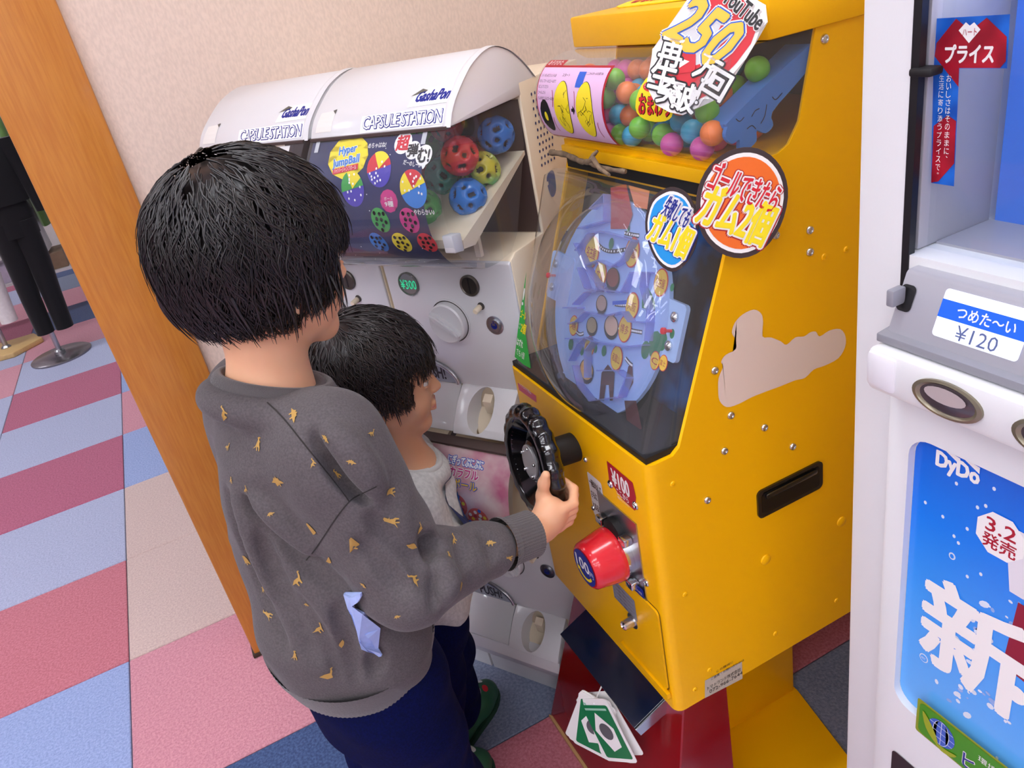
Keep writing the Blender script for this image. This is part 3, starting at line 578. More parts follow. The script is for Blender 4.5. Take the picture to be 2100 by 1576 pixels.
# ---- green corner sticker on the cover
def covpx(px, py):
    p = Vector(hit(px, py, COVO, SN)) - COVO; return (-p.y, p.dot(SL))
cvm = lambda u, v, h=0: cov(u, v, h)
gp = [covpx(*p) for p in ((1069, 618), (1080, 690), (1095, 750), (1122, 800), (1095, 790), (1054, 758), (1054, 712))]
gp = [(-.184, .150), (-.176, .105), (-.160, .062), (-.125, .012), (-.150, .010), (-.182, .012), (-.1845, .06)]
gs = patch('green_sticker', gp, cvm, PG, gm, lift=.0012)
lettering('!', cvm, (-.1825, .098, -.1785, .125), PW, gs, bold=.02, lift=.0018); lettering('ゴール', cvm, (-.182, .078, -.164, .091), PY, gs, bold=.02, lift=.0018); lettering('2個', cvm, (-.174, .056, -.158, .072), PY, gs, bold=.03, lift=.0018)
lettering('に入れば', cvm, (-.183, .066, -.1755, .0695), PW, gs, bold=0, lift=.0018); lettering('ガムが', cvm, (-.183, .060, -.1765, .0635), PW, gs, bold=0, lift=.0018)
lettering('はずれ', cvm, (-.181, .033, -.160, .045), PW, gs, bold=.02, lift=.0018); lettering('でも1個', cvm, (-.178, .018, -.150, .029), PW, gs, bold=.01, lift=.0018)
# ---- die-cut card of the video count, standing against the hopper
CO = Vector(hit(1455, 120, (.535, .70, 1.26), (-.82, -.52, .2))); cn = Vector((-.82, -.52, .24)).normalized()
cu_ = Vector((0, 0, 1)).cross(cn).normalized(); cv_ = cn.cross(cu_)
cmv = plane_map(CO, cu_, cv_)
def cpx(px, py): p = Vector(hit(px, py, CO, cn)) - CO; return (p.dot(cu_), p.dot(cv_))
card = thing('die_cut_card', 'red and white die-cut card with gold 250 leaning on the gumball hopper', 'sign', tuple(CO))
outer = [cpx(*p) for p in ((1425, -25), (1500, -30), (1570, 10), (1574, 45), (1558, 62), (1548, 90), (1530, 120), (1505, 150), (1492, 165), (1494, 175), (1470, 200), (1462, 207), (1445, 200), (1432, 220), (1400, 236), (1372, 230), (1345, 215), (1330, 185), (1327, 165), (1335, 130), (1338, 100), (1360, 82), (1372, 55), (1395, 25))]
cb = patch('card_board', outer, cmv, PW, card, lift=0, thick=.0012)
patch('card_red', [cpx(*p) for p in ((1430, -20), (1510, -25), (1555, 50), (1540, 90), (1510, 130), (1490, 150), (1462, 190), (1430, 205), (1380, 205), (1345, 185), (1342, 150), (1380, 105), (1420, 60))], cmv, PR, cb, lift=.0004)
patch('card_silver', [cpx(*p) for p in ((1395, 55), (1420, 20), (1480, 50), (1440, 130), (1415, 138), (1385, 105))], cmv, mat('print_silver', '#d9dadc', .35), cb, lift=.0006)
a = cpx(1448, 55)
def cletter(t, px, py, w, h_, rot, m1, m2=None, m3=None, bold=.03, shear=0, b2=.09, b3=.15):
    c = cpx(px, py); bx = (c[0] - w / 2, c[1] - h_ / 2, c[0] + w / 2, c[1] + h_ / 2)
    if m3: lettering(t, cmv, bx, m3, cb, bold=b3, rot=rot, lift=.0012, shear=shear, ref=t)
    if m2: lettering(t, cmv, bx, m2, cb, bold=b2, rot=rot, lift=.0018, shear=shear, ref=t)
    lettering(t, cmv, bx, m1, cb, bold=bold, rot=rot, lift=.0024, shear=shear, ref=t)
q0, q1 = cpx(1402, 38), cpx(1490, 98); ROT = math.atan2(q1[1] - q0[1], q1[0] - q0[0])
WW = math.hypot(q1[0] - q0[0], q1[1] - q0[1])
cletter('250', 1447, 66, WW * 1.16, WW * .86, ROT, PGD, PB, PW, bold=.038, shear=.25, b2=.068, b3=.095)
cletter('YouTube', 1527, 18, WW * .86, WW * .27, ROT - .1, PK, PW, None, bold=.03, b2=.10)
for t, px, py, s in (('再', 1378, 108, .024), ('生', 1362, 155, .026), ('突', 1376, 188, .024), ('破', 1405, 200, .025), ('!!', 1428, 196, .014), ('万', 1452, 143, .022), ('回', 1470, 172, .024)):
    cletter(t, px, py, s * (.55 if t == '!!' else 1) * 1.12, s * 1.12, ROT * (.5 if px < 1440 else .9), PW, PK, None, bold=.03, b2=.10)
pb = cpx(1402, 128); pbs = patch('play_button', rrect(pb[0] - .0135, pb[1] - .0105, pb[0] + .0135, pb[1] + .0105, .005), cmv, PR, cb, lift=.0012)
patch('play_triangle', [(pb[0] - .004, pb[1] - .005), (pb[0] + .007, pb[1]), (pb[0] - .004, pb[1] + .005)], cmv, PW, pbs, lift=.0016)
# ---- round goal card: two discs in one brown-edged card, hung at the corner of the cover
gc = thing('goal_card', 'brown edged card of an orange and a blue disc at the cover corner', 'sign', tuple(hit(1522, 415, (.50, .64, 1.1), (-.55, -.8, 0))))
def disc_card(pcx, pcy, o, n, pxw, pyw, mface, rim, lines, seg=40):
    n = Vector(n).normalized(); O = Vector(hit(pcx, pcy, o, n)); U = Vector((0, 0, 1)).cross(n).normalized(); V = n.cross(U); mp = plane_map(O, U, V)
    def P(px, py): p = Vector(hit(px, py, O, n)) - O; return np.array((p.dot(U), p.dot(V)))
    pts = [tuple(P(*q)) for q in rim]; outl = smooth_poly(pts, 3)
    b = patch('card_board', outl, mp, PBR, gc, lift=0, thick=.0012)
    for sc, m, l in ((.905, PW, .0006), (.83, mface, .001)):
        patch('card_face', [(x * sc, y * sc) for x, y in outl], mp, m, b, lift=l)
    for (t, p0, p1, hh, m1, m2, m3, bo) in lines:
        a, c = P(*p0), P(*p1); L = np.linalg.norm(c - a); mid = (a + c) / 2; r = math.atan2(c[1] - a[1], c[0] - a[0]); bx = (mid[0] - L / 2, mid[1] - hh / 2, mid[0] + L / 2, mid[1] + hh / 2)
        lettering(t, mp, bx, m3, b, bold=.105, rot=r, lift=.0016, ref=t); lettering(t, mp, bx, m2, b, bold=.070, rot=r, lift=.0022, ref=t); lettering(t, mp, bx, m1, b, bold=bo * .5, rot=r, lift=.0028, ref=t)
    return b
disc_card(1522, 415, (.515, .645, 1.085), (-.50, -.84, .12), 0, 0, PO, ((1540, 302), (1580, 318), (1608, 355), (1616, 405), (1600, 465), (1565, 512), (1520, 530), (1475, 518), (1442, 485), (1428, 435), (1432, 385), (1455, 340), (1495, 310)),
    (('ゴールできたら', (1460, 357), (1595, 410), .030, PR, PW, PDR, .03), ('ガム2個', (1440, 415), (1578, 466), .046, PY, PW, PDR, .05)))
disc_card(1379, 470, (.475, .70, 1.06), (-.85, -.50, .16), 0, 0, PLB, ((1382, 384), (1410, 398), (1428, 435), (1432, 470), (1425, 510), (1403, 545), (1378, 558), (1350, 540), (1330, 500), (1323, 455), (1335, 410), (1358, 390)),
    (('失敗しても', (1366, 420), (1415, 450), .024, NAVY, PW, PW, .03), ('ガム1個', (1338, 462), (1416, 502), .036, PY, PW, NAVY, .05)))
# ---- printed paper lying on the lid
tp = thing('lid_sign', 'yellow and red printed sign lying on the yellow lid', 'sign', (.72, .95, 1.318))
tm = plane_map((.66, .92, 1.3185), (0, -1, 0), (.985, 0, .17))
pp = patch('sign_board', smooth_poly([(-.11, .0), (-.04, -.004), (.06, .0), (.09, .02), (.06, .045), (.02, .05), (-.005, .075), (-.05, .075), (-.075, .045)], 3), tm, PY, tp, lift=.002, thick=.0015)
patch('sign_oval', disc_pts(-.030, .052, .034, .013, 20), tm, PR, pp, lift=.0026); lettering('ラッキーライン', tm, (-.058, .046, -.003, .058), PW, pp, lift=.003)
lettering('おまわりゲーム', tm, (-.085, .006, .07, .034), PR, pp, bold=.05, lift=.0026)
# ---- twig on top of the cover
tw = [Vector(ony(*p, y)) for p, y in (((1152, 322), 1.048), ((1175, 315), 1.02), ((1215, 320), .97), ((1262, 333), .925), ((1300, 342), .885), ((1335, 352), .85))]
tb = bmesh.new(); base = [Vector((.533, p.y, 1.1415)) for p in tw]
for i, p in enumerate(base): p.x += .010 * math.sin(i * 1.3) - .004; p.z = 1.1395 + .0035 * math.sin(i * 2.1 + 1) + .004
P = [tuple(x) for x in base]; add_tube(tb, smooth_poly(P, 5, False), [.0046 - .0016 * i / 26 + .0006 * math.sin(i * 1.9) for i in range(len(smooth_poly(P, 5, False)))], 8)
add_tube(tb, [P[3], (P[3][0] - .004, P[3][1] - .02, P[3][2] + .008), (P[3][0] - .014, P[3][1] - .05, P[3][2] + .001), (P[3][0] - .022, P[3][1] - .085, P[3][2] - .001)], [.004, .0036, .003, .0022], 8)
add_tube(tb, [P[3], (P[3][0] + .006, P[3][1] - .006, P[3][2] + .010), (P[3][0] + .010, P[3][1] - .010, P[3][2] + .014)], [.0035, .003, .002], 7)
tag(b2o('twig', tb, mat('bark', '#8a745c', .8, noise_amt=.4, noise_scale=90, bump=.6, bump_scale=200), None, auto=60), 'dry brown twig lying on top of the clear maze cover', 'twig')
# ---- gumballs
bc = {'green': '#76c232', 'orange': '#f07f3c', 'sky blue': '#35a9d0', 'pink': '#e45cb0'}
bmts = {k: mat('ball_' + k, c, .35, sub=.0) for k, c in bc.items()}
BR = .0136
bmb = bmesh.new(); bmesh.ops.create_uvsphere(bmb, u_segments=24, v_segments=14, radius=BR); bmes = {}
for k in bc:
    me = bpy.data.meshes.new('gumball'); bmb.to_mesh(me); me.polygons.foreach_set('use_smooth', [True] * len(me.polygons)); me.materials.append(bmts[k]); bmes[k] = me
placed = []
def inside(x, z):
    return z - BR >= 1.1625 and x + BR < .85 and (x - .60) ** 2 / (.078 - BR) ** 2 + (z - 1.217) ** 2 / (.060 - BR) ** 2 < 1 if x < .60 else z - BR >= 1.1625
def put(x, y, z, c):
    if any((x - a) ** 2 + (y - b_) ** 2 + (z - d) ** 2 < (1.93 * BR) ** 2 for a, b_, d in placed): return False
    placed.append((x, y, z)); o = bpy.data.objects.new('gumball', bmes[c]); COL.objects.link(o); o.location = (x, y, z)
    tag(o, f'plain {c} gumball in the clear hopper', 'gumball', f'{c} gumballs in the hopper'); return True
# the ones that can be told apart, placed where they touch the near end or the curved front
for px, py, c, y in ((1553, 142, 'green', .700), (1518, 168, 'sky blue', .705), (1477, 192, 'orange', .725), (1450, 228, 'green', .715), (1456, 275, 'orange', .695), (1486, 306, 'orange', .690), (1420, 270, 'sky blue', .745), (1360, 277, 'green', .80), (1312, 262, 'green', .84), (1392, 275, 'sky blue', .775),
                     (1378, 300, 'pink', .775), (1408, 300, 'green', .745), (1344, 290, 'pink', .80), (1440, 305, 'pink', .72), (1390, 262, 'green', .79), (1290, 232, 'orange', .86), (1285, 190, 'orange', .875)):
    q = ony(px, py, y); z = max(q[2], 1.1625 + BR); put(q[0] if q[0] > .545 else .548, y, z, c)
rr = random.Random(3); cols = list(bc)
for layer in range(6):
    z = 1.1625 + BR + layer * .0225
    for i in range(15):
        for j in range(4):
            y = Y0 + .018 + i * .0268 + (layer % 2) * .012; x = .561 + j * .0268 + (layer % 2) * .008
            if y > Y1 - .022: continue
            top = 1.245 if y > .76 else 1.19 + .6 * (y - .70)
            if z > top + rr.uniform(-.01, .005) or (y < .72 and x > .56 + .02 and z > 1.20): continue
            if x - BR < .600 - math.sqrt(max(0, 1 - ((z - 1.217) / .0585) ** 2)) * .077: continue
            if y < Y0 + .048 + BR and z > 1.172: 
                if x > .575: continue
            put(x, y, z, rr.choice(cols))
# ---- bundle of cards hung from the tray
def cards():
    t = thing('card_bundle', 'bundle of green and white cards hung on a string below the tray', 'cards', (.34, .80, .345))
    tube('string', [(.345, .802, .364), (.335, .799, .355), (.323, .796, .343)], .0012, PW, t, 6)
    gcm = mat('card_green', '#0f7a4a', .35)
    for k, (dy, rot, dx) in enumerate(((.012, .50, 0), (.008, .44, .002), (.004, .38, .004), (-.010, -.10, .007), (-.014, -.2, .009), (-.018, -.28, .011), (.016, .58, .013))):
        o = Vector((.322 + dx * .8, .795 + dy * .4 + dx * .5, .345)); Ud = Vector((.55 * math.cos(rot), -.83 * math.cos(rot), math.sin(rot) * .95)); Vd = Vector((-.18, -math.sin(rot), -math.cos(rot))) * -1; Vd = Vector((.16 - .55 * math.sin(rot), .83 * math.sin(rot), math.cos(rot))).normalized(); Ud = (Ud - Vd * Ud.dot(Vd)).normalized()
        mp = plane_map(o, Ud, Vd); c = patch('card', rrect(-.032, -.115, .032, .006, .006), mp, PW, t, lift=0, thick=.0009)
        if k in (0, 3):
            patch('card_print', rrect(-.027, -.108, .027, -.006, .004), mp, gcm, c, lift=.0003); patch('card_diamond', [(-.022, -.055), (-.005, -.020), (.018, -.050), (.016, -.085), (-.004, -.095)], mp, PW, c, lift=.0006)
            patch('card_ball', disc_pts(0, -.056, .012, .016, 20), mp, mat('card_grey', '#5c5e62', .5), c, lift=.0009)
            patch('card_title', stroke([(-.022, -.014), (.022, -.014)], .004), mp, mat('card_mint', '#9fd0b8', .4), c, lift=.0006)
cards()
# ================================================================== capsule toy machines (row turned away from the carpet grid)
CU, CN, CP = Vector((.535, -.845, 0)).normalized(), Vector((-.845, -.535, 0)).normalized(), Vector((.256, 1.338, 0))
def cw(s, d, z): return CP + CU * s + CN * d + Vector((0, 0, z))
CWHT = mat('capsule_white', '#dadadc', .28, coat=.3, noise_amt=.03, noise_scale=4); CCRM = mat('capsule_cream', '#eadbc0', .4, noise_amt=.05, noise_scale=5); CDK = mat('capsule_seam', '#8c857c', .7)
CBR = mat('smoke_brown', '#4a3a36', .5)
UW = .270
class Curve:
    """a profile in (d, z), extruded along s: print can be laid on it"""
    def __init__(self, prof, z0=0):
        self.p = [(a, b + z0) for a, b in prof]; self.a = [0.0]
        for x, y in zip(self.p, self.p[1:]): self.a.append(self.a[-1] + math.hypot(y[0] - x[0], y[1] - x[1]))
        self.L = self.a[-1]
    curved = .010
    def __call__(self, s, v, h=0):
        v = min(max(v, 0), self.L - 1e-7); i = 0
        while i < len(self.a) - 2 and self.a[i + 1] <= v: i += 1
        f = (v - self.a[i]) / (self.a[i + 1] - self.a[i]); a, c = self.p[i], self.p[i + 1]; t = ((c[0] - a[0]), (c[1] - a[1])); l = math.hypot(*t); n = (t[1] / l, -t[0] / l)
        return cw(s, a[0] + t[0] * f + n[0] * h, a[1] + t[1] * f + n[1] * h)
    def px(self, px, py):
        r = ray(px, py); best = None
        for v in np.linspace(0, self.L * .999, 240):
            q = self(0, v); n = CN; t = (q - Vector((0, 0, CH))).dot(n) / Vector(r).dot(n); P = Vector((0, 0, CH)) + Vector(r) * t; e = abs(P.z - q.z)
            if best is None or e < best[0]: best = (e, (P - CP).dot(CU), v)
        return best[1], best[2]
lidp = smooth_poly([(.080, 1.224), (.066, 1.246), (.040, 1.268), (0, 1.292), (-.050, 1.304), (-.095, 1.293), (-.130, 1.270), (-.158, 1.243)], 4, False)
glop = smooth_poly([(.030, 1.012), (.072, 1.019), (.105, 1.043), (.125, 1.078), (.129, 1.125), (.115, 1.180), (.082, 1.224)], 4, False)
def cpanel(z0): return plane_map(cw(0, 0, z0), CU, (0, 0, 1))
def capsule_unit(s0, zo, upper, label, price=True):
    s1 = s0 + UW; t = thing('capsule_machine', label, 'vending machine', tuple(cw(s0 + UW / 2, -.1, zo + .69)), None)
    if not upper and zo < 0: t.location = cw(s0 + UW / 2, -.1, .1705); t.matrix_world = Matrix.Translation(t.location)
    sdz = lambda u, v, h: cw(h, u, v + zo)
    prism('body', [(0, .700), (0, 1.004), (-.016, 1.012), (-.106, 1.012), (-.106, 1.224 if not upper else 1.246), (-.300, 1.224 if not upper else 1.246), (-.300, .700)], sdz, s0 + .001, s1 - .001, CCRM, t, bevel=.003)
    prism('front_panel', [(.004, .770), (.004, 1.000), (-.002, 1.004), (-.002, .770)], sdz, s0 + .003, s1 - .003, CWHT, t, bevel=.002)
    if upper:
        lp = lidp + [(-.158, 1.226)]
        prism('lid', lp, sdz, s0 + .0015, s1 - .0015, CWHT, t, bevel=.005, seg=2, ang=40)
        b2o('lid_rim', grid_mesh(lambda u, v: (lambda c: c)(Curve(lidp, zo)(s1 - .014 + u * .014, v * Curve(lidp).L, .002 * math.sin(math.pi * min(1, u * 1.3)))), 4, 30), CWHT, t, smooth=True)
    G = Curve(glop, zo)
    b2o('globe', grid_mesh(lambda u, v: G(s0 + .005 + u * (UW - .010), v * G.L), 10, len(glop) - 1), CLR, t, smooth=True)
    gend = glop + [(-.106, 1.224), (-.098, 1.155), (-.064, 1.09), (-.036, 1.036), (-.01, 1.014)]
    for s in (s0 + .005, s1 - .005): patch('globe_end', gend, lambda u, v, h, s=s: cw(s + h, u, v + zo), CLR, t)
    patch('globe_back', [(s0 + .005, 1.014), (s1 - .005, 1.014), (s1 - .005, 1.222), (s0 + .005, 1.222)], lambda u, v, h: cw(u, -.104 + h, v + zo), CBR, t)
    prism('hopper_slope', [(.096, 1.072), (.098, 1.060), (.070, 1.056), (-.102, 1.140), (-.102, 1.146)], sdz, s0 + .008, s1 - .008, CCRM, t)
    prism('hopper_post', [(.0, 1.012), (.0, 1.075), (.008, 1.075), (.008, 1.012)], sdz, s1 - .06, s1 - .05, CCRM, t)
    prism('globe_latch', [(.10, 1.085), (.122, 1.088), (.122, 1.062), (.10, 1.058)], sdz, s1 - .024, s1 - .006, CWHT, t, bevel=.002)
    prism('globe_edge', [(.085, 1.222), (.085, 1.226), (.06, 1.226), (.06, 1.222)], sdz, s0 + .006, s1 - .006, CBR, t)
    m = plane_map(cw(s0, .0045, zo), CU, (0, 0, 1)); n = CN
    # coin window, coin slot, dial, lever, return button
    lathe('price_window', [(.0215, 0), (.0215, .003), (.0195, .0045), (.0185, .002), (0, .002)], m(.053, .960), n, mat('window_grey', '#6f726e', .15, coat=.8), t, 32)
    if price: lettering('¥300', m, (.037, .951, .071, .968), mat('price_green', '#3fe0a8', .4, emit='#25c890', emit_s=.5), t, bold=.012, lift=.0032)
    sl = lathe('coin_slot', [(.0185, 0), (.0185, .003), (.016, .0045), (.0145, .003), (0, .003)], m(.183, .962), n, mat('slot_bronze', '#5b564e', .3, metal=.7), t, 32)
    patch('slot_gap', box_pts((.1815, .949), (.1845, .975)), m, PK, sl, lift=.0034)
    dl = lathe('dial', [(.041, 0), (.041, .0008), (.036, .001), (.036, .012), (.0335, .0145), (.031, .013), (0, .0125)], m(.124, .894), n, CWHT, t, 48)
    lathe('dial_groove', [(.0385, .0011), (.0365, .0011)], m(.124, .894), n, mat('groove', '#3c3936', .6), dl, 48, closed=False)
    rot = -.62; ur = CU * math.cos(rot) + Vector((0, 0, math.sin(rot))); vr = -CU * math.sin(rot) + Vector((0, 0, math.cos(rot)))
    bm = bmesh.new(); C = m(.124, .894, .012)
    add_prism(bm, [(-.033, -.002), (-.02, -.0065), (.02, -.0065), (.033, -.002), (.033, .002), (.02, .0065), (-.02, .0065), (-.033, .002)], lambda a, b_, h: C + ur * a + vr * b_ + n * h, 0, .012)
    bmesh.ops.recalc_face_normals(bm, faces=bm.faces); bmesh.ops.bevel(bm, geom=[e for e in bm.edges if all((v.co - C).dot(n) > .006 for v in e.verts)], offset=.003, segments=2, affect='EDGES'); b2o('dial_grip', bm, CWHT, dl, auto=40)
    lathe('lever_hole', [(.0068, 0), (.0068, .0006), (0, .0006)], m(.196, .926), n, mat('groove', '#3c3936', .6), t, 16); lathe('lever', [(.005, 0), (.005, .014), (.004, .0155), (0, .0155)], m(.193, .924), (CN + Vector((0, 0, -.15))), CCRM, t, 16)
    rb = lathe('return_button', [(.0165, 0), (.0165, .0012), (.013, .0005), (.0125, -.001), (.0105, -.001), (.0102, .003), (0, .003)], m(.216, .893), n, STEEL, t, 28)
    patch('return_mark', stroke([(.216 + .0052 * math.cos(a), .893 + .0052 * math.sin(a)) for a in np.linspace(2.1, 7.4, 14)], .0016), m, NAVY, rb, lift=.0035); patch('return_mark', stroke([(.216, .8965), (.216, .902)], .0014), m, NAVY, rb, lift=.0036)
    # slanted chute: right half with an oval opening, left half a clear scoop
    chp = [(.003, .772), (.006, .772), (.030, .750), (.056, .716), (.062, .703), (.055, .698), (0, .698)]
    ch = prism('chute_box', chp, sdz, s0 + .118, s1 - .034, CWHT, None, bevel=.002)
    C0 = cw(s0 + .170, .028, zo + .735); nd = (CN * .72 + Vector((0, 0, .69))).normalized(); vd = (Vector((0, 0, .72)) - CN * .69).normalized()
    bm = bmesh.new(); ringsN = []
    pts = [(.0265 * math.cos(a) + .002 * math.sin(a), .042 * math.sin(a)) for a in np.linspace(0, 2 * math.pi, 28, endpoint=False)]
    add_prism(bm, pts, lambda a, b_, h: C0 + CU * a + vd * b_ + nd * h, -.03, .06); cut = b2o('c', bm, CCRM)
    bool_cut(ch, [cut]); ch.parent = t; ch.matrix_parent_inverse = t.matrix_world.inverted()
    bm = bmesh.new(); add_prism(bm, [(x * 1.05, y * 1.05) for x, y in pts], lambda a, b_, h: C0 + CU * a + vd * b_ + nd * h, -.034, -.027); b2o('chute_well', bm, CCRM, ch)
    prism('chute_tooth', [(.012, .762), (.024, .752), (.018, .725), (.008, .735)], sdz, s0 + .168, s0 + .186, CCRM, ch, bevel=.001)
    prism('scoop', [(.003, .772), (.028, .745), (.050, .716), (.058, .703), (.05, .698), (0, .698)], sdz, s0 + .004, s0 + .115, mat('scoop_grey', '#cfd1d2', .12, coat=.6), t, bevel=.003)
    arcp = [(s0 + .112 * math.sin(a) * 1.0, .772 + .05 * math.cos(a)) for a in np.linspace(0, math.pi / 2, 12)]
    bm = bmesh.new(); add_tube(bm, [cw(a, .008, b_ + zo) for a, b_ in arcp], .004, 8); b2o('scoop_hood_rim', bm, STEEL, t, auto=50)
    patch('scoop_hood', [(s0 + .004, .772)] + [(a, b_) for a, b_ in arcp], lambda u, v, h: cw(u, .006 + h, v + zo), mat('hood_grey', '#9a9da0', .1, coat=.8), t)
    lettering('PUSH!', plane_map(cw(0, .0065, zo), CU, (0, 0, 1)), (s0 + .03, .778, s0 + .085, .802), PK, t, bold=.03)
    if price: box_side(t, s1, zo)
    return t
def box_side(t, s1, zo):
    sm = lambda u, v, h=0: cw(s1 - .001 + h, -u, v + zo)
    bm = bmesh.new()
    for i in range(5):
        for j in range(11):
            u, v = .137 + i * .0105 + (j % 2) * .003 - j * .0004, 1.222 - j * .0108
            vs = [bm.verts.new(sm(a, c, .0008)) for a, c in disc_pts(u, v, .0022, .0026, 10)]; bm.faces.new(vs)
    b2o('vent_holes', bm, mat('vent_blue', '#23306e', .5), t, kind='stuff')
    patch('side_mark', stroke(smooth_poly([(.142, 1.085), (.15, 1.095), (.165, 1.093), (.163, 1.065), (.148, 1.06)], 4), .004), sm, NAVY, t, lift=.0006)
    patch('side_mark', disc_pts(.155, 1.078, .006, .008, 12), sm, NAVY, t, lift=.0006)
U2 = capsule_unit(.068, 0, True, 'white capsule toy machine with a bouncy ball poster beside the yellow machine')
U1 = capsule_unit(-.206, 0, True, 'white capsule toy machine next to the wooden post, mostly behind the children', price=True)
U2b = capsule_unit(.068, -.53, False, 'white capsule toy machine below the bouncy ball machine, squeeze ball poster', price=False)
U1b = capsule_unit(-.206, -.53, False, 'white capsule toy machine below the one next to the post', price=False)
for s0, lab in ((.068, 'white plinth under the capsule machines nearer the yellow machine'), (-.206, 'white plinth under the capsule machines nearer the wooden post')):
    bs = prism('plinth', [(.055, .1672), (.060, .14), (.030, .085), (.004, .078), (0, 0), (-.30, 0), (-.30, .1695), (-.002, .1695), (0, .1672)], lambda u, v, h: cw(h, u, v), s0 + .001, s0 + UW - (.036 if s0 > 0 else .001), CWHT, None, bevel=.003)
    tag(bs, lab, 'plinth')
# ---- lettering and posters
for U, s0, dx in ((U2, .068, 0), (U1, -.206, 0)):
    K = Curve(lidp)
    la = patch('name_label', [(s0 + .105, .003), (s0 + .258, .006), (s0 + .258, .031), (s0 + .105, .028)], K, PW, U, lift=.0004)
    lettering('CAPSULE STATION', K, (s0 + .110, .008, s0 + .254, .026), NAVY, la, bold=.07, lift=.0010, ref='CAPSULE STATION', spacing=.85); lettering('CAPSULE STATION', K, (s0 + .110, .008, s0 + .254, .026), PW, la, bold=.006, lift=.0015, ref='CAPSULE STATION', spacing=.85)
    lb = patch('brand_label', [(s0 + .188, .034), (s0 + .262, .036), (s0 + .262, .066), (s0 + .205, .064), (s0 + .192, .054)], K, PW, U, lift=.0004)
    lettering('GashaPon', K, (s0 + .200, .042, s0 + .258, .060), NAVY, lb, bold=.05, lift=.001, shear=.3)
    patch('label_corner', [(s0 + .188, .034 + .018), (s0 + .205, .064), (s0 + .216, .060)], K, mat('peel_grey', '#5e5a52', .6), lb, lift=.0014)
    patch('old_tape', [(s0 + .012, .010), (s0 + .045, .010), (s0 + .046, .044), (s0 + .016, .042)], K, mat('old_tape', '#e2ded8', .5), U, lift=.0003)
    patch('tape_corner', [(s0 + .040, .044), (s0 + .047, .046), (s0 + .046, .038)], K, mat('peel_grey', '#5e5a52', .6), U, lift=.0006)
G = Curve(glop)
s0 = .068
def gpatch(name, a0, v0, a1, v1, m, parent, lift, g=None): return b2o(name, grid_mesh(lambda a, c: (g or G)(a, c, lift), 8, 20, a0, a1, v0, v1), m, parent, smooth=True, recalc=False)
starry = mat('poster_night', '#16205a', .3, col2='#0c1238', noise_scale=9)
V0, V1 = .036, G.L - .004; A0, A1 = s0 + .009, s0 + .232
po = gpatch('poster', A0, V0, A1, V1, starry, U2, -.0020)
LI = -.0014
gpatch('poster_edge', A0, V0 - .002, A1, V0, PR, po, -.0020)
def gx(px, py): return G.px(px, py)
def ball_print(px, py, ru, rv, cols, rot=0, holes=False):
    u, v = gx(px, py); d = patch('poster_ball', disc_pts(u, v, ru, rv, 28, rot=rot), G, cols[0], po, lift=LI)
    if len(cols) > 1: patch('poster_ball_half', [p for p in disc_pts(u, v, ru, rv, 28, rot=rot)][:15], G, cols[1], d, lift=LI + .0004)
    if len(cols) > 2: patch('poster_ball_cap', [p for p in disc_pts(u, v, ru, rv, 28, rot=rot)][2:9] + [(u, v)], G, cols[2], d, lift=LI + .0008)
    rr = random.Random(int(px))
    for k in range(9 if holes else 12):
        a = rr.uniform(0, 6.28) if not holes else k * 2.4; r = .85 * math.sqrt((k + .5) / (9 if holes else 12))
        x, y = ru * r * math.cos(a), rv * r * math.sin(a); sz = .17 if holes else .07
        patch('poster_ball_spot', disc_pts(u + x * math.cos(rot) - y * math.sin(rot), v + x * math.sin(rot) + y * math.cos(rot), ru * sz, rv * sz, 10), G, PK if holes else PW, d, lift=LI + .0012)
PGn = mat('ball_print_green', '#3aa648', .3); PMg = mat('ball_print_magenta', '#d22a86', .3); PBl = mat('ball_print_blue', '#2a82d8', .3); PPu = mat('ball_print_violet', '#4a3ab4', .3)
glow = mat('print_glow', '#f5d9e4', .4)
ball_print(776, 347, .0225, .026, [PPu, PR, PY], .25); ball_print(846, 387, .023, .027, [PBl, PY, PR], .35); ball_print(722, 388, .022, .026, [PPu, PGn, PY], .2)
ball_print(779, 453, .016, .019, [PGn], .4, True); ball_print(838, 453, .0165, .019, [PMg], .4, True); ball_print(776, 500, .015, .018, [PBl], .4, True); ball_print(823, 500, .0165, .0175, [PY], .4, True); ball_print(875, 500, .0165, .017, [PR], .4, True)
u, v = gx(712, 320); sb = patch('burst', star_pts(u, v, .040, .021, 11, sv=.85), G, PY, po, lift=LI)
for k, tx in enumerate(('Hyper', 'JumpBall')):
    w = .034 if k == 0 else .052; bx = (u - w / 2 - .002, v + .0015 - k * .0175, u + w / 2 - .002, v + .017 - k * .0175)
    lettering(tx, G, bx, PW, sb, bold=.10, rot=.12, lift=LI + .0005, ref=tx); lettering(tx, G, bx, PBl, sb, bold=.03, rot=.12, lift=LI + .0010, ref=tx)
patch('burst_ribbon', [(u - .026, v - .026), (u + .024, v - .020), (u + .024, v - .012), (u - .026, v - .018)], G, PR, sb, lift=LI + .0008); lettering('ハイパージャンプボール', G, (u - .023, v - .0225, u + .021, v - .0155), PW, sb, rot=.1, lift=LI + .0013, bold=0)
for t, px, py, s, m1 in (('超', 826, 293, .022, PR), ('弾', 846, 308, .018, PK), ('む!', 868, 318, .020, PK)):
    a, c = gx(px, py); d = patch('cloud_blob', disc_pts(a, c, s * .72, s * .75, 20), G, PW, po, lift=LI + (.0002 if t == '超' else 0)); lettering(t, G, (a - s / 2, c - s / 2, a + s / 2, c + s / 2), m1, d, bold=.04, lift=LI + .0007)
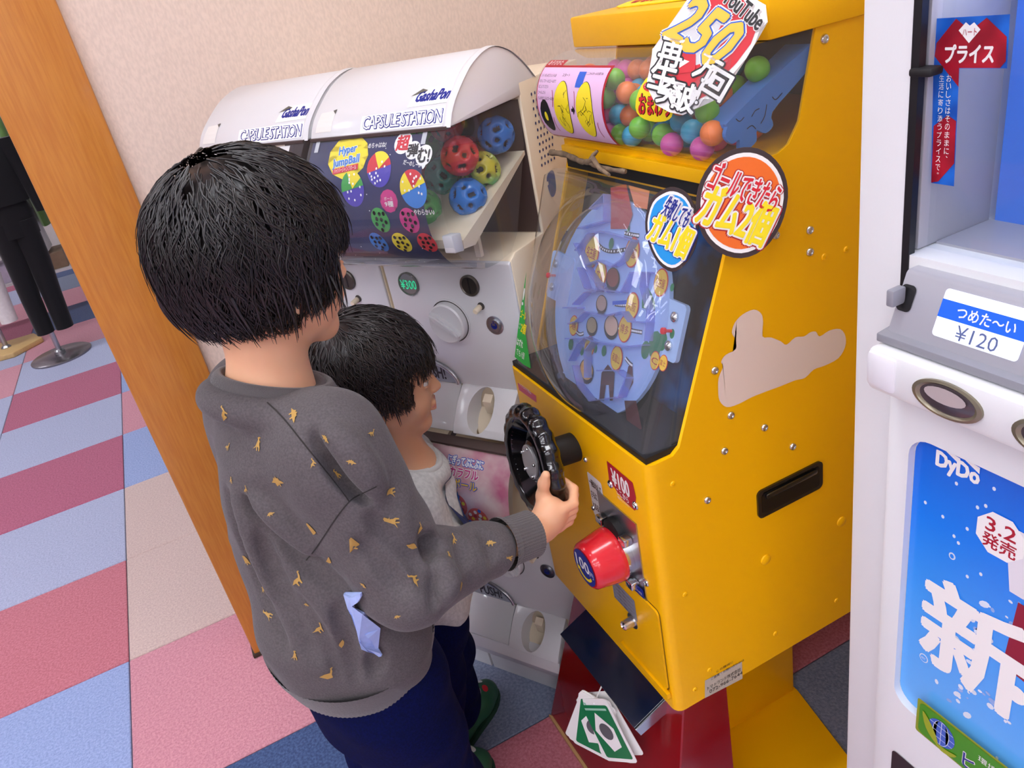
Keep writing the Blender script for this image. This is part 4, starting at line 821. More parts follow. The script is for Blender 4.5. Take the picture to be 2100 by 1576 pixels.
for t, px, py, w in (('めちゃはね!', 772, 297, .034), ('だーのしーい♥', 848, 337, .040), ('やわらかい♪', 868, 436, .036)):
    a, c = gx(px, py); lettering(t, G, (a - w / 2, c - .004, a + w / 2, c + .004), PW, po, bold=.02, rot=-.2 if 'だ' in t else 0, lift=LI)
a, c = gx(796, 413); d = patch('pink_burst', star_pts(a, c, .0165, .012, 12), G, PMg, po, lift=LI); lettering('ボール', G, (a - .008, c + .001, a + .008, c + .006), PW, d, lift=LI + .0005); lettering('9種', G, (a - .008, c - .008, a + .008, c), PW, d, bold=.02, lift=LI + .0005)
rr = random.Random(5)
for k in range(26): patch('poster_star', disc_pts(rr.uniform(A0 + .005, A1 - .005), rr.uniform(V0 + .01, V1 - .01), .0009, .0009, 6), G, PW, po, lift=LI - .0003)
for a in (A0 + .012, A1 - .004): patch('poster_tape', box_pts((a - .004, V1 - .016), (a + .004, V1 + .003)), G, mat('tape_clear', '#c9cbd0', .2), po, lift=LI + .0004)
# posters of the other machines
G1 = Curve(glop); po1 = gpatch('poster', -.206 + .009, V0, -.206 + .232, V1, mat('poster_white', '#efe9e6', .3), U1, -.0020)
for k in range(46):
    i, j = k % 23, k // 23; patch('poster_dot', disc_pts(-.19 + i * .0085, V1 - .008 - j * .011 - (i % 2) * .005, .0024, .0024, 10), G1, (PY, PMg, PGD)[k % 3], po1, lift=LI)
G2 = Curve(glop, -.53); po2 = b2o('poster', grid_mesh(lambda a, c: G2(a, c, -.002), 8, 20, .068 + .009, .068 + .255, V0, V1), mat('poster_pale', '#e9d3cf', .3, col2='#c95f86', noise_scale=14), U2b, smooth=True, recalc=False)
e0 = .068 + .135
for i, (t, m1, w) in enumerate((('にぎってぷにぷに', PW, .075), ('カラフル', PMg, .060), ('ボール', PGD, .05))):
    bx = (e0 - .01 + i * .008, V1 - .030 - i * .020, e0 - .01 + i * .008 + w, V1 - .014 - i * .020); lettering(t, G2, bx, PB if i != 1 else PW, po2, bold=.12, lift=LI, ref=t); lettering(t, G2, bx, m1, po2, bold=.04, lift=LI + .0005, ref=t)
for (a, c, r) in ((.02, .105, .022), (.062, .085, .022), (.036, .055, .024), (-.03, .08, .022), (.09, .06, .02)):
    d = patch('mesh_ball', disc_pts(e0 - .01 + a, V0 + c + .035, r, r, 22), G2, mat('mesh_ball_red', '#d8574e', .3), po2, lift=LI)
    for k in range(12): an = k * 2.4; q = r * .85 * math.sqrt((k + .5) / 12); patch('mesh_cell', disc_pts(e0 - .01 + a + q * math.cos(an), V0 + c + .035 + q * math.sin(an), r * .17, r * .17, 8), G2, (PY, PDR, PW, PB)[k % 4] if k % 3 else PW, d, lift=LI + .0005)
# ---- bouncy balls with round dimples
gr = (1 + 5 ** .5) / 2
ic = [Vector(v).normalized() for v in [(0, a, b * gr) for a in (-1, 1) for b in (-1, 1)] + [(a, b * gr, 0) for a in (-1, 1) for b in (-1, 1)] + [(b * gr, 0, a) for a in (-1, 1) for b in (-1, 1)]]
dod = [Vector(v).normalized() for v in [(a, b, c) for a in (-1, 1) for b in (-1, 1) for c in (-1, 1)] + [(0, a / gr, b * gr) for a in (-1, 1) for b in (-1, 1)] + [(a / gr, b * gr, 0) for a in (-1, 1) for b in (-1, 1)] + [(b * gr, 0, a / gr) for a in (-1, 1) for b in (-1, 1)]]
MR = .0285; mp_ = []
bmm = bmesh.new(); bmesh.ops.create_icosphere(bmm, subdivisions=5, radius=1)
dirs = np.array([v[:] for v in ic + dod]); co = np.array([v.co[:] for v in bmm.verts]); ca = np.arccos(np.clip((co @ dirs.T).max(1), -1, 1))
for v, a in zip(bmm.verts, ca):
    k = 1 / (1 + math.exp((a - .20) / .022)); v.co *= MR * (1 - .22 * k + .02 * math.exp(-((a - .27) / .05) ** 2))
for f in bmm.faces:
    f.smooth = True; f.material_index = 1 if sum(ca[v.index] for v in f.verts) / 3 < .165 else 0
moon = {}
for k, cc in {'red': '#cf2a36', 'blue': '#1f78d0', 'green': '#3fae3f', 'blue green': '#2f9a8a', 'rainbow': '#cfc63a', 'crimson': '#8e2636'}.items():
    me = bpy.data.meshes.new('bouncy_ball'); bmm.to_mesh(me)
    me.materials.append(mat('moon_' + k, cc, .25, coat=.3, col2='#2fae6a' if k == 'rainbow' else None, noise_scale=22, detail=0)); me.materials.append(mat('moon_pit_' + k, tuple(max(0, v * .22) for v in [int(cc[i:i + 2], 16) / 255 for i in (1, 3, 5)]), .5)); moon[k] = me
rr = random.Random(11)
def onside(px, py, s): return np.array(hit(px, py, cw(s, 0, 0), CU))
spots = [('red', 952, 345, .296), ('blue', 962, 403, .298), ('rainbow', 1003, 412, .292), ('blue', 1040, 405, .288), ('crimson', 1008, 352, .280)]
for k, px, py, s in spots: placeB = Vector(onside(px, py, s)); mp_.append((k, placeB)) if False else None
balls = [(k, Vector(onside(px, py, s))) for k, px, py, s in spots]
balls += [(k, cw(s, d, z)) for k, s, d, z in (('green', .232, .050, 1.106), ('blue green', .232, -.014, 1.136), ('red', .232, -.068, 1.178), ('blue', .168, .05, 1.106), ('red', .168, -.014, 1.136), ('green', .168, -.07, 1.178), ('rainbow', .104, .048, 1.106), ('blue', .104, -.016, 1.136), ('crimson', .104, -.07, 1.178))]
for it in range(60):                                   # let them settle apart, on the slope and inside the globe
    for i in range(len(balls)):
        for j in range(i):
            d = balls[i][1] - balls[j][1]
            if d.length < 2.03 * MR: e = d.normalized() * (2.03 * MR - d.length) * .5; balls[i][1].__iadd__(e); balls[j][1].__isub__(e)
    for k, p in balls:
        s, d = (p - CP).dot(CU), (p - CP).dot(CN); s2, d2 = min(max(s, .108), .331 - MR), min(max(d, -.102 + MR), .092 - MR * .6); p += CU * (s2 - s) + CN * (d2 - d)
        zf = 1.057 + (.070 - d2) * .488 + MR * 1.12; p.z = max(p.z, zf); p.z = min(p.z, zf + .075)
for k, p in balls:
    o = bpy.data.objects.new('bouncy_ball', moon[k]); COL.objects.link(o); o.location = p; o.rotation_euler = (rr.uniform(0, 6), rr.uniform(0, 6), rr.uniform(0, 6))
    lab = {'rainbow': 'yellow and green'}.get(k, k); tag(o, f'{lab} bouncy ball with round holes inside the capsule machine globe', 'ball', f'{lab} bouncy balls in the globe')
# ================================================================== drinks vending machine
VX, VY = .500, .456
VW = mat('vending_white', '#e9ebec', .38, noise_amt=.02, noise_scale=5, bump=.04, bump_scale=500); VG = mat('vending_grey', '#a9a9b2', .35); VDK = mat('vending_dark', '#17171a', .4)
vm_ = thing('drink_vending_machine', 'tall pale grey drinks vending machine with blue poster beside yellow machine', 'vending machine', (.77, -.05, 0))
vf = plane_map((VX, 0, 0), (0, -1, 0), (0, 0, 1))
def vpx(px, py, x=VX): p = onx(px, py, x); return (-p[1], p[2])
VY1, VZ = -.55, 1.83
cabv = box('cabinet', (VX, 1.03, VY1, VY, .03, VZ), VW, None, bevel=.006)
cutw = box('c', (VX - .1, .80, VY1 + .05, .411, 1.135, 1.76), VW)
bool_cut(cabv, [cutw]); cabv.parent = vm_; cabv.matrix_parent_inverse = vm_.matrix_world.inverted()
for yy in (-.48, .36): 
    for xx in (.56, .96): lathe('foot', [(.025, 0), (.025, .02), (.015, .022), (.015, .04)], (xx, yy, 0), (0, 0, 1), VDK, vm_, 16)
# lower door with a poster panel let into it
door = box('lower_door', (VX - .012, VX + .006, VY1 + .012, .408, .20, 1.032), VW, None, bevel=.006)
pc = prism('c', rrect(-.384, .655, .50, .982, .02, 6), lambda u, v, h: Vector((h, -u, v)), VX - .05, VX - .004, VW)
bool_cut(door, [pc]); door.parent = vm_; door.matrix_parent_inverse = vm_.matrix_world.inverted()
pb_ = bpy.data.materials.new('poster_blue'); pb_.use_nodes = True; nt = pb_.node_tree; b = nt.nodes['Principled BSDF']; tc = nt.nodes.new('ShaderNodeTexCoord'); sx = nt.nodes.new('ShaderNodeSeparateXYZ'); rp = nt.nodes.new('ShaderNodeValToRGB'); mr = nt.nodes.new('ShaderNodeMapRange')
nt.links.new(tc.outputs['Object'], sx.inputs[0]); nt.links.new(sx.outputs['Z'], mr.inputs[0]); mr.inputs[1].default_value = .66; mr.inputs[2].default_value = .98; nt.links.new(mr.outputs[0], rp.inputs[0]); nt.links.new(rp.outputs[0], b.inputs['Base Color'])
e = rp.color_ramp.elements; e[0].color = lin('#5ea4e6'); e[1].color = lin('#0b55c4'); n_ = e.new(.45); n_.color = lin('#3a8fe2'); n_ = e.new(.75); n_.color = lin('#1272dc'); b.inputs['Roughness'].default_value = .22; b.inputs['Emission Strength'].default_value = .22; nt.links.new(rp.outputs[0], b.inputs['Emission Color'])
pm = lambda u, v, h=0: vf(u, v, .0045 + h)
pstr = patch('poster', rrect(-.3835, .6555, .50, .9815, .02, 6), pm, pb_, vm_, lift=-.0002)
pstr.parent = None; pstr.parent = vm_; pstr.matrix_parent_inverse = vm_.matrix_world.inverted()
def vl(t, px0, px1, hh, m, parent, bold=.02, lift=.0006, x=VX - .0045, rot=0, **k):
    a, c = vpx(*px0, x), vpx(*px1, x); return lettering(t, pm if x != VX else vf, (a[0], (a[1] + c[1]) / 2 - hh / 2, c[0], (a[1] + c[1]) / 2 + hh / 2), m, parent, bold=bold, lift=lift, rot=rot, **k)
q = vpx(1922, 936, VX - .0045)
lettering('DyDo', pm, (q[0], q[1] - .013, q[0] + .038, q[1] + .006), PW, pstr, bold=.05, lift=.0006)
for a in (.004, .021): patch('logo_wedge', [(q[0] + a, q[1] + .0115), (q[0] + a + .017, q[1] + .0085), (q[0] + a + .017, q[1] + .0025)], pm, PW, pstr, lift=.0006)
oc = vpx(2052, 1102, VX - .0045); od = patch('date_badge', disc_pts(oc[0], oc[1], .0215, .0225, 8, a0=math.pi / 8), pm, PW, pstr, lift=.0006)
lettering('3.2', pm, (oc[0] - .0125, oc[1] + .001, oc[0] + .0125, oc[1] + .0145), PDR, od, bold=.02, lift=.0010); lettering('発売', pm, (oc[0] - .014, oc[1] - .0155, oc[0] + .014, oc[1] - .001), PDR, od, bold=.02, lift=.0010)
a, c = vpx(1892, 1250, VX - .0045), vpx(2092, 1330, VX - .0045)
lettering('新', pm, (a[0] + .002, .733, a[0] + .100, .842), PW, pstr, bold=.03, lift=.0009)
cc = vpx(2085, 1425, VX - .0045); patch('full_stop', disc_pts(cc[0], cc[1], .0095, .0095, 20), pm, PW, pstr, lift=.0006)
rr = random.Random(9); wat = mat('water_white', '#dfeaf8', .3); watb = mat('water_blue', '#8fb2ea', .3)
for k in range(70):
    t = rr.random(); u = a[0] + .035 + .055 * t + .012 * math.sin(t * 9) + rr.gauss(0, .006 + .008 * (1 - t)); v = .70 + .20 * t + rr.gauss(0, .006); r = rr.uniform(.0008, .0034)
    if u < -.37: continue
    patch('splash_drop', disc_pts(u, v, r, r * rr.uniform(.7, 1.6), 9, rot=rr.uniform(0, 3)), pm, wat if k % 3 else watb, pstr, lift=.00018)
for px, py in ((1962, 992), (2039, 1003), (1898, 1031), (2005, 1041), (2022, 1038), (1934, 1060), (1984, 1085), (1957, 1100), (1966, 1114), (2012, 1178), (1984, 1183), (2045, 1555), (2062, 1480)): 
    w_ = vpx(px, py, VX - .0045); patch('bubble', disc_pts(w_[0], w_[1], .0015, .0019, 10), pm, wat, pstr, lift=.00018)
w_ = vpx(1953, 1141, VX - .0045); rg_ = patch('bubble_ring', disc_pts(w_[0], w_[1], .0032, .0038, 16), pm, wat, pstr, lift=.0002); patch('bubble_hole', disc_pts(w_[0], w_[1], .0019, .0024, 14), pm, pb_, rg_, lift=.0005)
gl_ = vpx(2103, 1110, VX - .0045); patch('drink_cup', [(gl_[0] - .016, .935), (gl_[0] + .07, .935), (gl_[0] + .06, .87), (gl_[0] - .006, .872)], pm, mat('cup_white', '#e6e4ea', .3), pstr, lift=.0004)
patch('drink_can', [(gl_[0] + .002, .866), (gl_[0] + .06, .866), (gl_[0] + .06, .78), (gl_[0] - .003, .79)], pm, mat('can_crimson', '#8f1a34', .3), pstr, lift=.0004)
w_ = vpx(1895, 1350, VX - .0045); rg_ = patch('recycle_mark', disc_pts(w_[0], w_[1], .0047, .0053, 20), pm, wat, pstr, lift=.0002); patch('mark_field', disc_pts(w_[0], w_[1], .0037, .0043, 20), pm, pb_, rg_, lift=.0005); lettering('PET', pm, (w_[0] - .0022, w_[1] - .0014, w_[0] + .0022, w_[1] + .0014), wat, rg_, bold=0, lift=.0009)
# green eco sticker and the dark coin bay
gv = lambda u, v, h=0: vf(u, v, .0125 + h)
gs0 = vpx(1883, 1430, VX - .0125); ec = patch('eco_sticker', rrect(gs0[0], gs0[1] - .048, gs0[0] + .26, gs0[1] + .0, .003), gv, mat('eco_edge', '#8a9a1e', .4), vm_, lift=.0003)
patch('eco_face', rrect(gs0[0] + .003, gs0[1] - .046, gs0[0] + .257, gs0[1] - .003, .006), gv, mat('eco_green', '#3f8f12', .4), ec, lift=.0006)
gc_ = (gs0[0] + .028, gs0[1] - .024); gb = patch('eco_globe', disc_pts(gc_[0], gc_[1], .0145, .0165, 24), gv, mat('globe_blue', '#3b62c4', .4), ec, lift=.0009)
for k in (-.5, 0, .5): patch('globe_line', stroke([(gc_[0] + .0145 * k * math.cos(t) * 1.2, gc_[1] + .0165 * math.sin(t)) for t in np.linspace(-1.5, 1.5, 9)], .0006), gv, wat, gb, lift=.0012); patch('globe_line', stroke([(gc_[0] + .0145 * math.sqrt(1 - k * k) * t, gc_[1] + .0165 * k) for t in (-1, 0, 1)], .0006), gv, wat, gb, lift=.0012)
patch('eco_leaf', smooth_poly([(gc_[0] - .021, gc_[1] + .012), (gc_[0] - .012, gc_[1] + .004), (gc_[0] - .003, gc_[1] - .012), (gc_[0] - .004, gc_[1] - .019), (gc_[0] - .016, gc_[1] - .008)], 3), gv, mat('leaf_olive', '#9aa81c', .4), ec, lift=.0014)
patch('eco_leaf', smooth_poly([(gc_[0] - .004, gc_[1] - .018), (gc_[0] + .008, gc_[1] - .016), (gc_[0] + .018, gc_[1] - .013), (gc_[0] + .013, gc_[1] - .020), (gc_[0] + .002, gc_[1] - .023)], 3), gv, mat('leaf_olive', '#9aa81c', .4), ec, lift=.0014)
lettering('ヒートポンプ', gv, (gs0[0] + .052, gs0[1] - .043, gs0[0] + .16, gs0[1] - .022), PW, ec, bold=.05, lift=.0009, ref='ヒートポンプ'); lettering('ヒートポンプ', gv, (gs0[0] + .052, gs0[1] - .043, gs0[0] + .16, gs0[1] - .022), NAVY, ec, bold=.01, lift=.0013, ref='ヒートポンプ'); lettering('環境にやさしい', gv, (gs0[0] + .066, gs0[1] - .020, gs0[0] + .13, gs0[1] - .012), PW, ec, lift=.0009)
patch('coin_bay', rrect(-.381, .40, .40, .578, .006), gv, VDK, vm_, lift=.0004)
# rail with push buttons, price rail
def rail(name, x0, x1, z0, z1, m, bev=.004): return box(name, (x0, x1, VY1 + .03, .402, z0, z1), m, vm_, bevel=bev)
br = rail('button_rail', VX - .046, VX + .03, 1.034, 1.0725, VW, .006)
box('rail_cap', (VX - .048, VX - .03, .372, .401, 1.038, 1.0705), mat('vending_white2', '#e8e8ec', .3), br, bevel=.005)
for k in range(9):
    yc = .328 - k * .078; bb = lathe('push_button', [(.0285, 0), (.0285, .002), (.025, .0028), (.022, .0008), (.0, .0012)], (VX - .046, yc, 1.0535), (-1, 0, 0), mat('button_ring', '#8d8672', .3, metal=.6), br, 36, rfun=None)
    for v in bb.data.vertices: v.co.z = 1.0535 + (v.co.z - 1.0535) * .52 if abs(v.co.z) > .5 else v.co.z * .52
    cvx = lathe('button_face', [(.0225, .001), (.018, .002), (0, .0024)], (VX - .046, yc, 1.0535), (-1, 0, 0), mat('button_dark', '#4c4246', .2, coat=.6), bb, 30)
    for v in cvx.data.vertices: v.co.z = 1.0535 + (v.co.z - 1.0535) * .5
    patch('button_lens', [(x, 1.0535 + (z - 1.0535)) for x, z in disc_pts(-yc, 1.0575, .017, .0065, 20)], lambda u, v, h=0: vf(u, v, .0492 + h), mat('lens_grey', '#b5a8a6', .2), bb)
prl = prism('price_rail', [(VX - .030, 1.078), (VX - .010, 1.128), (VX + .075, 1.132), (VX + .075, 1.078)], xz, VY1 + .03, .398, VG, vm_, bevel=.003)
prism('rail_lip', [(VX - .036, 1.074), (VX - .036, 1.081), (VX, 1.085), (VX, 1.074)], xz, VY1 + .03, .401, mat('lip_grey', '#8f9098', .4), vm_, bevel=.001)
pn = Vector((-.050, 0, .020)).normalized(); pv = Vector((.020, 0, .050)).normalized(); prm = plane_map((VX - .030, 0, 1.078), (0, -1, 0), pv)
lcd = mat('lcd_white', '#e6eaff', .3, emit='#dfe6ff', emit_s=.75); lcdk = mat('lcd_ink', '#5a6894', .4)
for k in range(7):
    u0 = -.360 + k * .078; ds = patch('price_display', rrect(u0, .012, u0 + .066, .048, .003), prm, lcd, prl, lift=.0006)
    patch('display_band', box_pts((u0, .0265), (u0 + .066, .040)), prm, mat('band_blue', '#0d55c8', .4, emit='#0d55c8', emit_s=.5), ds, lift=.0009)
    lettering('つめた〜い', prm, (u0 + .014, .029, u0 + .058, .0378), PW, ds, bold=.02, lift=.0012); lettering('¥120', prm, (u0 + .018, .0135, u0 + .050, .0245), lcdk, ds, bold=.0, lift=.0012)
pt = (-.385, .030); kb = patch('rail_key', rrect(-.396, .022, -.383, .043, .004), prm, VDK, prl, lift=.0006); box('key_cap', (VX - .032, VX - .018, .390, .397, 1.104, 1.118), mat('lip_grey', '#8f9098', .4), kb, bevel=.0015)
# inside of the display window
box('window_side', (VX + .010, .592, .4045, .4105, 1.136, 1.76), VG, vm_, bevel=.001)
box('window_back', (.592, .597, VY1 + .055, .400, 1.136, 1.76), mat('display_blue', '#1260c8', .4, emit='#1a6ad8', emit_s=.35), vm_)
box('display_shelf', (VX + .03, .592, VY1 + .055, .404, 1.130, 1.137), VG, vm_)
box('gap_strip', (VX - .001, VX + .0055, .4035, .410, 1.04, 1.76), VDK, vm_)
box('window_pin', (VX - .004, VX + .01, .392, .410, 1.268, 1.274), BLKM, vm_, bevel=.002)
box('upper_rail', (VX - .012, VX + .05, VY1 + .03, .402, 1.345, 1.395), mat('vending_white2', '#e8e8ec', .3), vm_, bevel=.008)
lathe('push_button', [(.028, 0), (.028, .002), (.022, .001), (0, .001)], (VX - .012, .33, 1.365), (-1, 0, 0), mat('button_ring', '#8d8672', .3, metal=.6), vm_, 24)
pane = patch('window_pane', box_pts((-.401, 1.137), (.49, 1.345)), lambda u, v, h=0: vf(u, v, -.016 + h), CLR, vm_)
box('window_lamp', (VX + .02, VX + .035, VY1 + .08, .395, 1.330, 1.343), mat('lamp_tube', '#ffffff', .5, emit='#f2f4ff', emit_s=9), vm_, bevel=.004)
# sticker on the pane
wv = lambda u, v, h=0: vf(u, v, -.0155 + h); XW = VX + .0155
def wpx(px, py): return vpx(px, py, XW)
ws = patch('price_sticker', [wpx(*p) for p in ((1910, 375), (1957, 382), (1968, 140), (2066, 140), (2072, 29), (1917, 38))], wv, mat('sticker_blue', '#1d6fd8', .35, col2='#1250b0', noise_scale=60, detail=0), pane, lift=.0003)
rdm = mat('sticker_red', '#b3182e', .35, col2='#8f0f24', noise_scale=60, detail=0)
patch('sticker_heart', [wpx(*p) for p in ((1918, 115), (1922, 88), (1962, 38), (1992, 62), (2025, 36), (2066, 75), (2064, 125), (2052, 139), (1968, 139), (1967, 178), (1945, 150))], wv, rdm, ws, lift=.0006)
patch('sticker_ribbon', [wpx(*p) for p in ((1916, 258), (1945, 236), (1962, 248), (1958, 335), (1925, 372), (1911, 374))], wv, rdm, ws, lift=.0006)
patch('sticker_white_heart', [wpx(*p) for p in ((1968, 62), (1983, 45), (1991, 52), (2000, 45), (2013, 60), (1989, 88))], wv, PW, ws, lift=.0009)
def wl_(t, p0, p1, m, bold=.02, lift=.0012): a, c = wpx(*p0), wpx(*p1); lettering(t, wv, (a[0], c[1], c[0], a[1]), m, ws, bold=bold, lift=lift)
wl_('ハート', (1977, 58), (2005, 72), PDR); wl_('プライス', (1941, 92), (2038, 128), PW, .04, .0009)
for t, x in (('おいしさはそのままに、', 0), ('生活に寄り添うプライスで。', 1)):
    for i, ch in enumerate(t):
        px = 1948 - .6 * i - (15 + .15 * i) * x; py = 160 + i * 16.6; a = wpx(px, py); lettering(ch, wv, (a[0] - .0019, a[1] - .0023, a[0] + .0019, a[1] + .0023) if ch not in '、。' else (a[0] - .0004, a[1] + .001, a[0] + .001, a[1] + .0022), PW, ws, bold=.02, lift=.0009)
# drinks on the shelf
for k, (yy, c1, c2) in enumerate(((.270, '#d8c87a', '#5a2230'), (.195, '#e8e4da', '#1f4f9a'), (.120, '#5a2a1c', '#c9a050'), (.045, '#d8c87a', '#5a2230'), (-.03, '#c02030', '#e8e4da'), (-.105, '#e8e4da', '#207a3a'))):
    t = thing('drink_bottle', ('cream and maroon coffee bottle on the vending machine shelf', 'white and blue drink bottle on the vending machine shelf', 'brown and gold drink bottle on the vending machine shelf', 'cream and maroon coffee bottle beside the brown and gold one', 'red and white drink bottle on the vending machine shelf', 'white and green drink bottle on the vending machine shelf')[k], 'bottle', (.556, yy, 1.137))
    lathe('bottle_body', [(.028, 0), (.031, .004), (.031, .030), (.0295, .04), (.031, .05), (.031, .12), (.024, .145), (.0135, .160), (.0135, .166)], (.556, yy, 1.1372), (0, 0, 1), mat('drink_' + c1, c1, .25, coat=.4, col2=None), t, 28)
    lathe('bottle_band', [(.0313, .004), (.0313, .034)], (.556, yy, 1.1372), (0, 0, 1), mat('drink_' + c2, c2, .3), t, 28, closed=False); lathe('bottle_cap', [(.0145, .166), (.0145, .182), (.013, .184), (0, .184)], (.556, yy, 1.1372), (0, 0, 1), PW, t, 20)
    bt = lambda u, v, h=0, yy=yy: Vector((.556 - (.0316 + h) * math.cos(u / .0316), yy - (.0316 + h) * math.sin(u / .0316), v))
    if k in (0, 3): lettering('コーヒー', bt, (-.022, 1.146, .022, 1.158), PGD, t, lift=.0002)
# ================================================================== clothes shop beyond the post
fab = {k: mat('fabric_' + k, c, .9, noise_amt=.1, noise_scale=40, sheen=.2) for k, c in {'black': '#0c0c10', 'white': '#eeeaea', 'pink': '#b0708c', 'green': '#5f7f42', 'lilac': '#c9bcd0', 'navy': '#20284a', 'tan': '#9a8068'}.items()}
def loft(name, secs, m, parent, segs=18, wob=.0):
    """secs: (centre, rx, ry)"""
    bm = bmesh.new(); R = []
    for i, (c, rx, ry) in enumerate(secs):
        R.append([bm.verts.new((c[0] + rx * math.cos(a) * (1 + wob * math.sin(5 * a + i)), c[1] + ry * math.sin(a) * (1 + wob * math.cos(4 * a + i * 1.3)), c[2])) for a in [2 * math.pi * k / segs for k in range(segs)]])
    for A, B in zip(R, R[1:]):
        for k in range(segs): bm.faces.new((A[k], A[(k + 1) % segs], B[(k + 1) % segs], B[k]))
    bm.faces.new(R[0]); bm.faces.new(R[-1]); return b2o(name, bm, m, parent, auto=60)
def px5(px, py, y): return ony(px, py, y)
def outfit(base, basekind, trouser, top, ylab, lab, zl=.15):
    bx, by = base; t = thing('outfit_stand', lab, 'clothes stand', (bx, by, 0))
    if basekind == 'steel': lathe('base', [(.16, 0), (.16, .008), (.15, .014), (.03, .018), (0, .018)], (bx, by, 0), (0, 0, 1), mat('base_steel', '#8a8488', .25, metal=.8), t, 40)
    else: prism('base', [(bx + x, by + y) for x, y in ((-.2, -.12), (.05, -.16), (.2, -.02), (.14, .14), (-.12, .15))], lambda u, v, h: Vector((u, v, h)), 0, .03, mat('pale_wood', '#d8b478', .5, noise_amt=.1, stretch=(1, 8, 1)), t, bevel=.006)
    tube('pole', [(bx, by, .01), (bx + .05, by, 1.22)], .014, STEEL, t, 12); lathe('pole_collar', [(.028, 0), (.028, .02), (.018, .03)], (bx, by, .014), (0, 0, 1), STEEL, t, 16)
    for sg in (-1, 1): loft('trouser_leg', [((bx + sg * .050 + .03, by, zl), .046, .042), ((bx + sg * .052 + .04, by + .01, .35), .050, .048), ((bx + sg * .050 + .06, by, .55), .058, .056), ((bx + sg * .045 + .07, by, .76), .068, .066)], trouser, t, wob=.04)
    loft('trouser_hip', [((bx + .07, by, .68), .112, .066), ((bx + .075, by, .80), .115, .07), ((bx + .075, by, .875), .10, .066)], trouser, t, wob=.02)
    loft('top', [((bx + .075, by, .85), .13, .085), ((bx + .075, by, .98), .13, .085), ((bx + .07, by, 1.14), .14, .085), ((bx + .06, by, 1.22), .09, .06), ((bx + .05, by, 1.25), .04, .04)], top, t, wob=.04)
    for sg in (-1, 1): loft('sleeve', [((bx + .07 + sg * .17, by, .78), .036, .036), ((bx + .07 + sg * .165, by, .95), .04, .04), ((bx + .07 + sg * .13, by, 1.16), .048, .048)], top, t, wob=.04)
p = onz(127, 730); outfit((p[0], p[1]), 'steel', fab['black'], fab['black'], 0, 'black top and trousers on a stand with a round steel base')
p = onz(18, 722); outfit((p[0], p[1]), 'wood', fab['white'], fab['tan'], 0, 'white trousers and tan top on a stand with a wooden base', zl=.17)
# hanging rail behind with garments
yr = 5.78; p0 = ony(150, 640, yr)
rk = thing('clothes_rail', 'white metal clothes rail standing behind the outfit stands', 'clothes rail', (-1.2, yr, 0)); rm = mat('rail_white', '#e6e2e2', .4)
for x in (-1.78, -.64):
    tube('upright', [(x, yr, .08), (x, yr, 1.28)], .014, rm, rk)
    tube('foot', [(x, yr - .25, .085), (x, yr + .25, .085)], .014, rm, rk)
    for dy in (-.24, .24): lathe('caster', [(.03, -.012), (.03, .012)], (x, yr + dy, .032), (1, 0, 0), BLKM, rk, 14)
tube('rail', [(-1.78, yr, 1.28), (-.64, yr, 1.28)], .014, rm, rk); tube('lower_bar', [(-1.78, yr, .262), (-.64, yr, .262)], .011, rm, rk)
box('lower_shelf', (-1.78, -.64, yr - .16, yr + .16, .28, .295), rm, rk)
for k, (x, c, zb) in enumerate(((-.715, 'green', .58), (-.80, 'white', .42), (-.885, 'pink', .44), (-.98, 'lilac', .45), (-1.08, 'navy', .5), (-1.2, 'white', .45), (-1.32, 'pink', .5), (-1.44, 'tan', .5))):
    o = loft('hanging_top', [((x, yr, zb), .037, .20), ((x, yr, zb + .25), .036, .19), ((x, yr, 1.05), .037, .20), ((x, yr, 1.19), .032, .17), ((x, yr, 1.255), .016, .05)], fab[c], None, wob=.06)
    tag(o, {'green': 'green top hanging at the end of the clothes rail', 'lilac': 'lilac top hanging on the clothes rail', 'navy': 'navy top hanging on the clothes rail', 'tan': 'tan top hanging on the clothes rail'}.get(c, f'{c} top hanging on the clothes rail' + (' between the white and the tan tops' if k == 6 else ' beside the navy top' if k == 5 else ' beside the lilac top' if k == 2 else ' beside the green top')), 'top', 'tops on the clothes rail')
for k in range(4):
    o = box('shoe_box', (-1.70 + k * .26, -1.48 + k * .26, yr - .12, yr + .12, .2952, .40), (fab['pink'], rm, fab['lilac'], fab['tan'])[k], None, bevel=.004); tag(o, ('dusty pink box', 'white box', 'lilac box', 'tan box')[k] + ' on the lower shelf of the clothes rail', 'box')
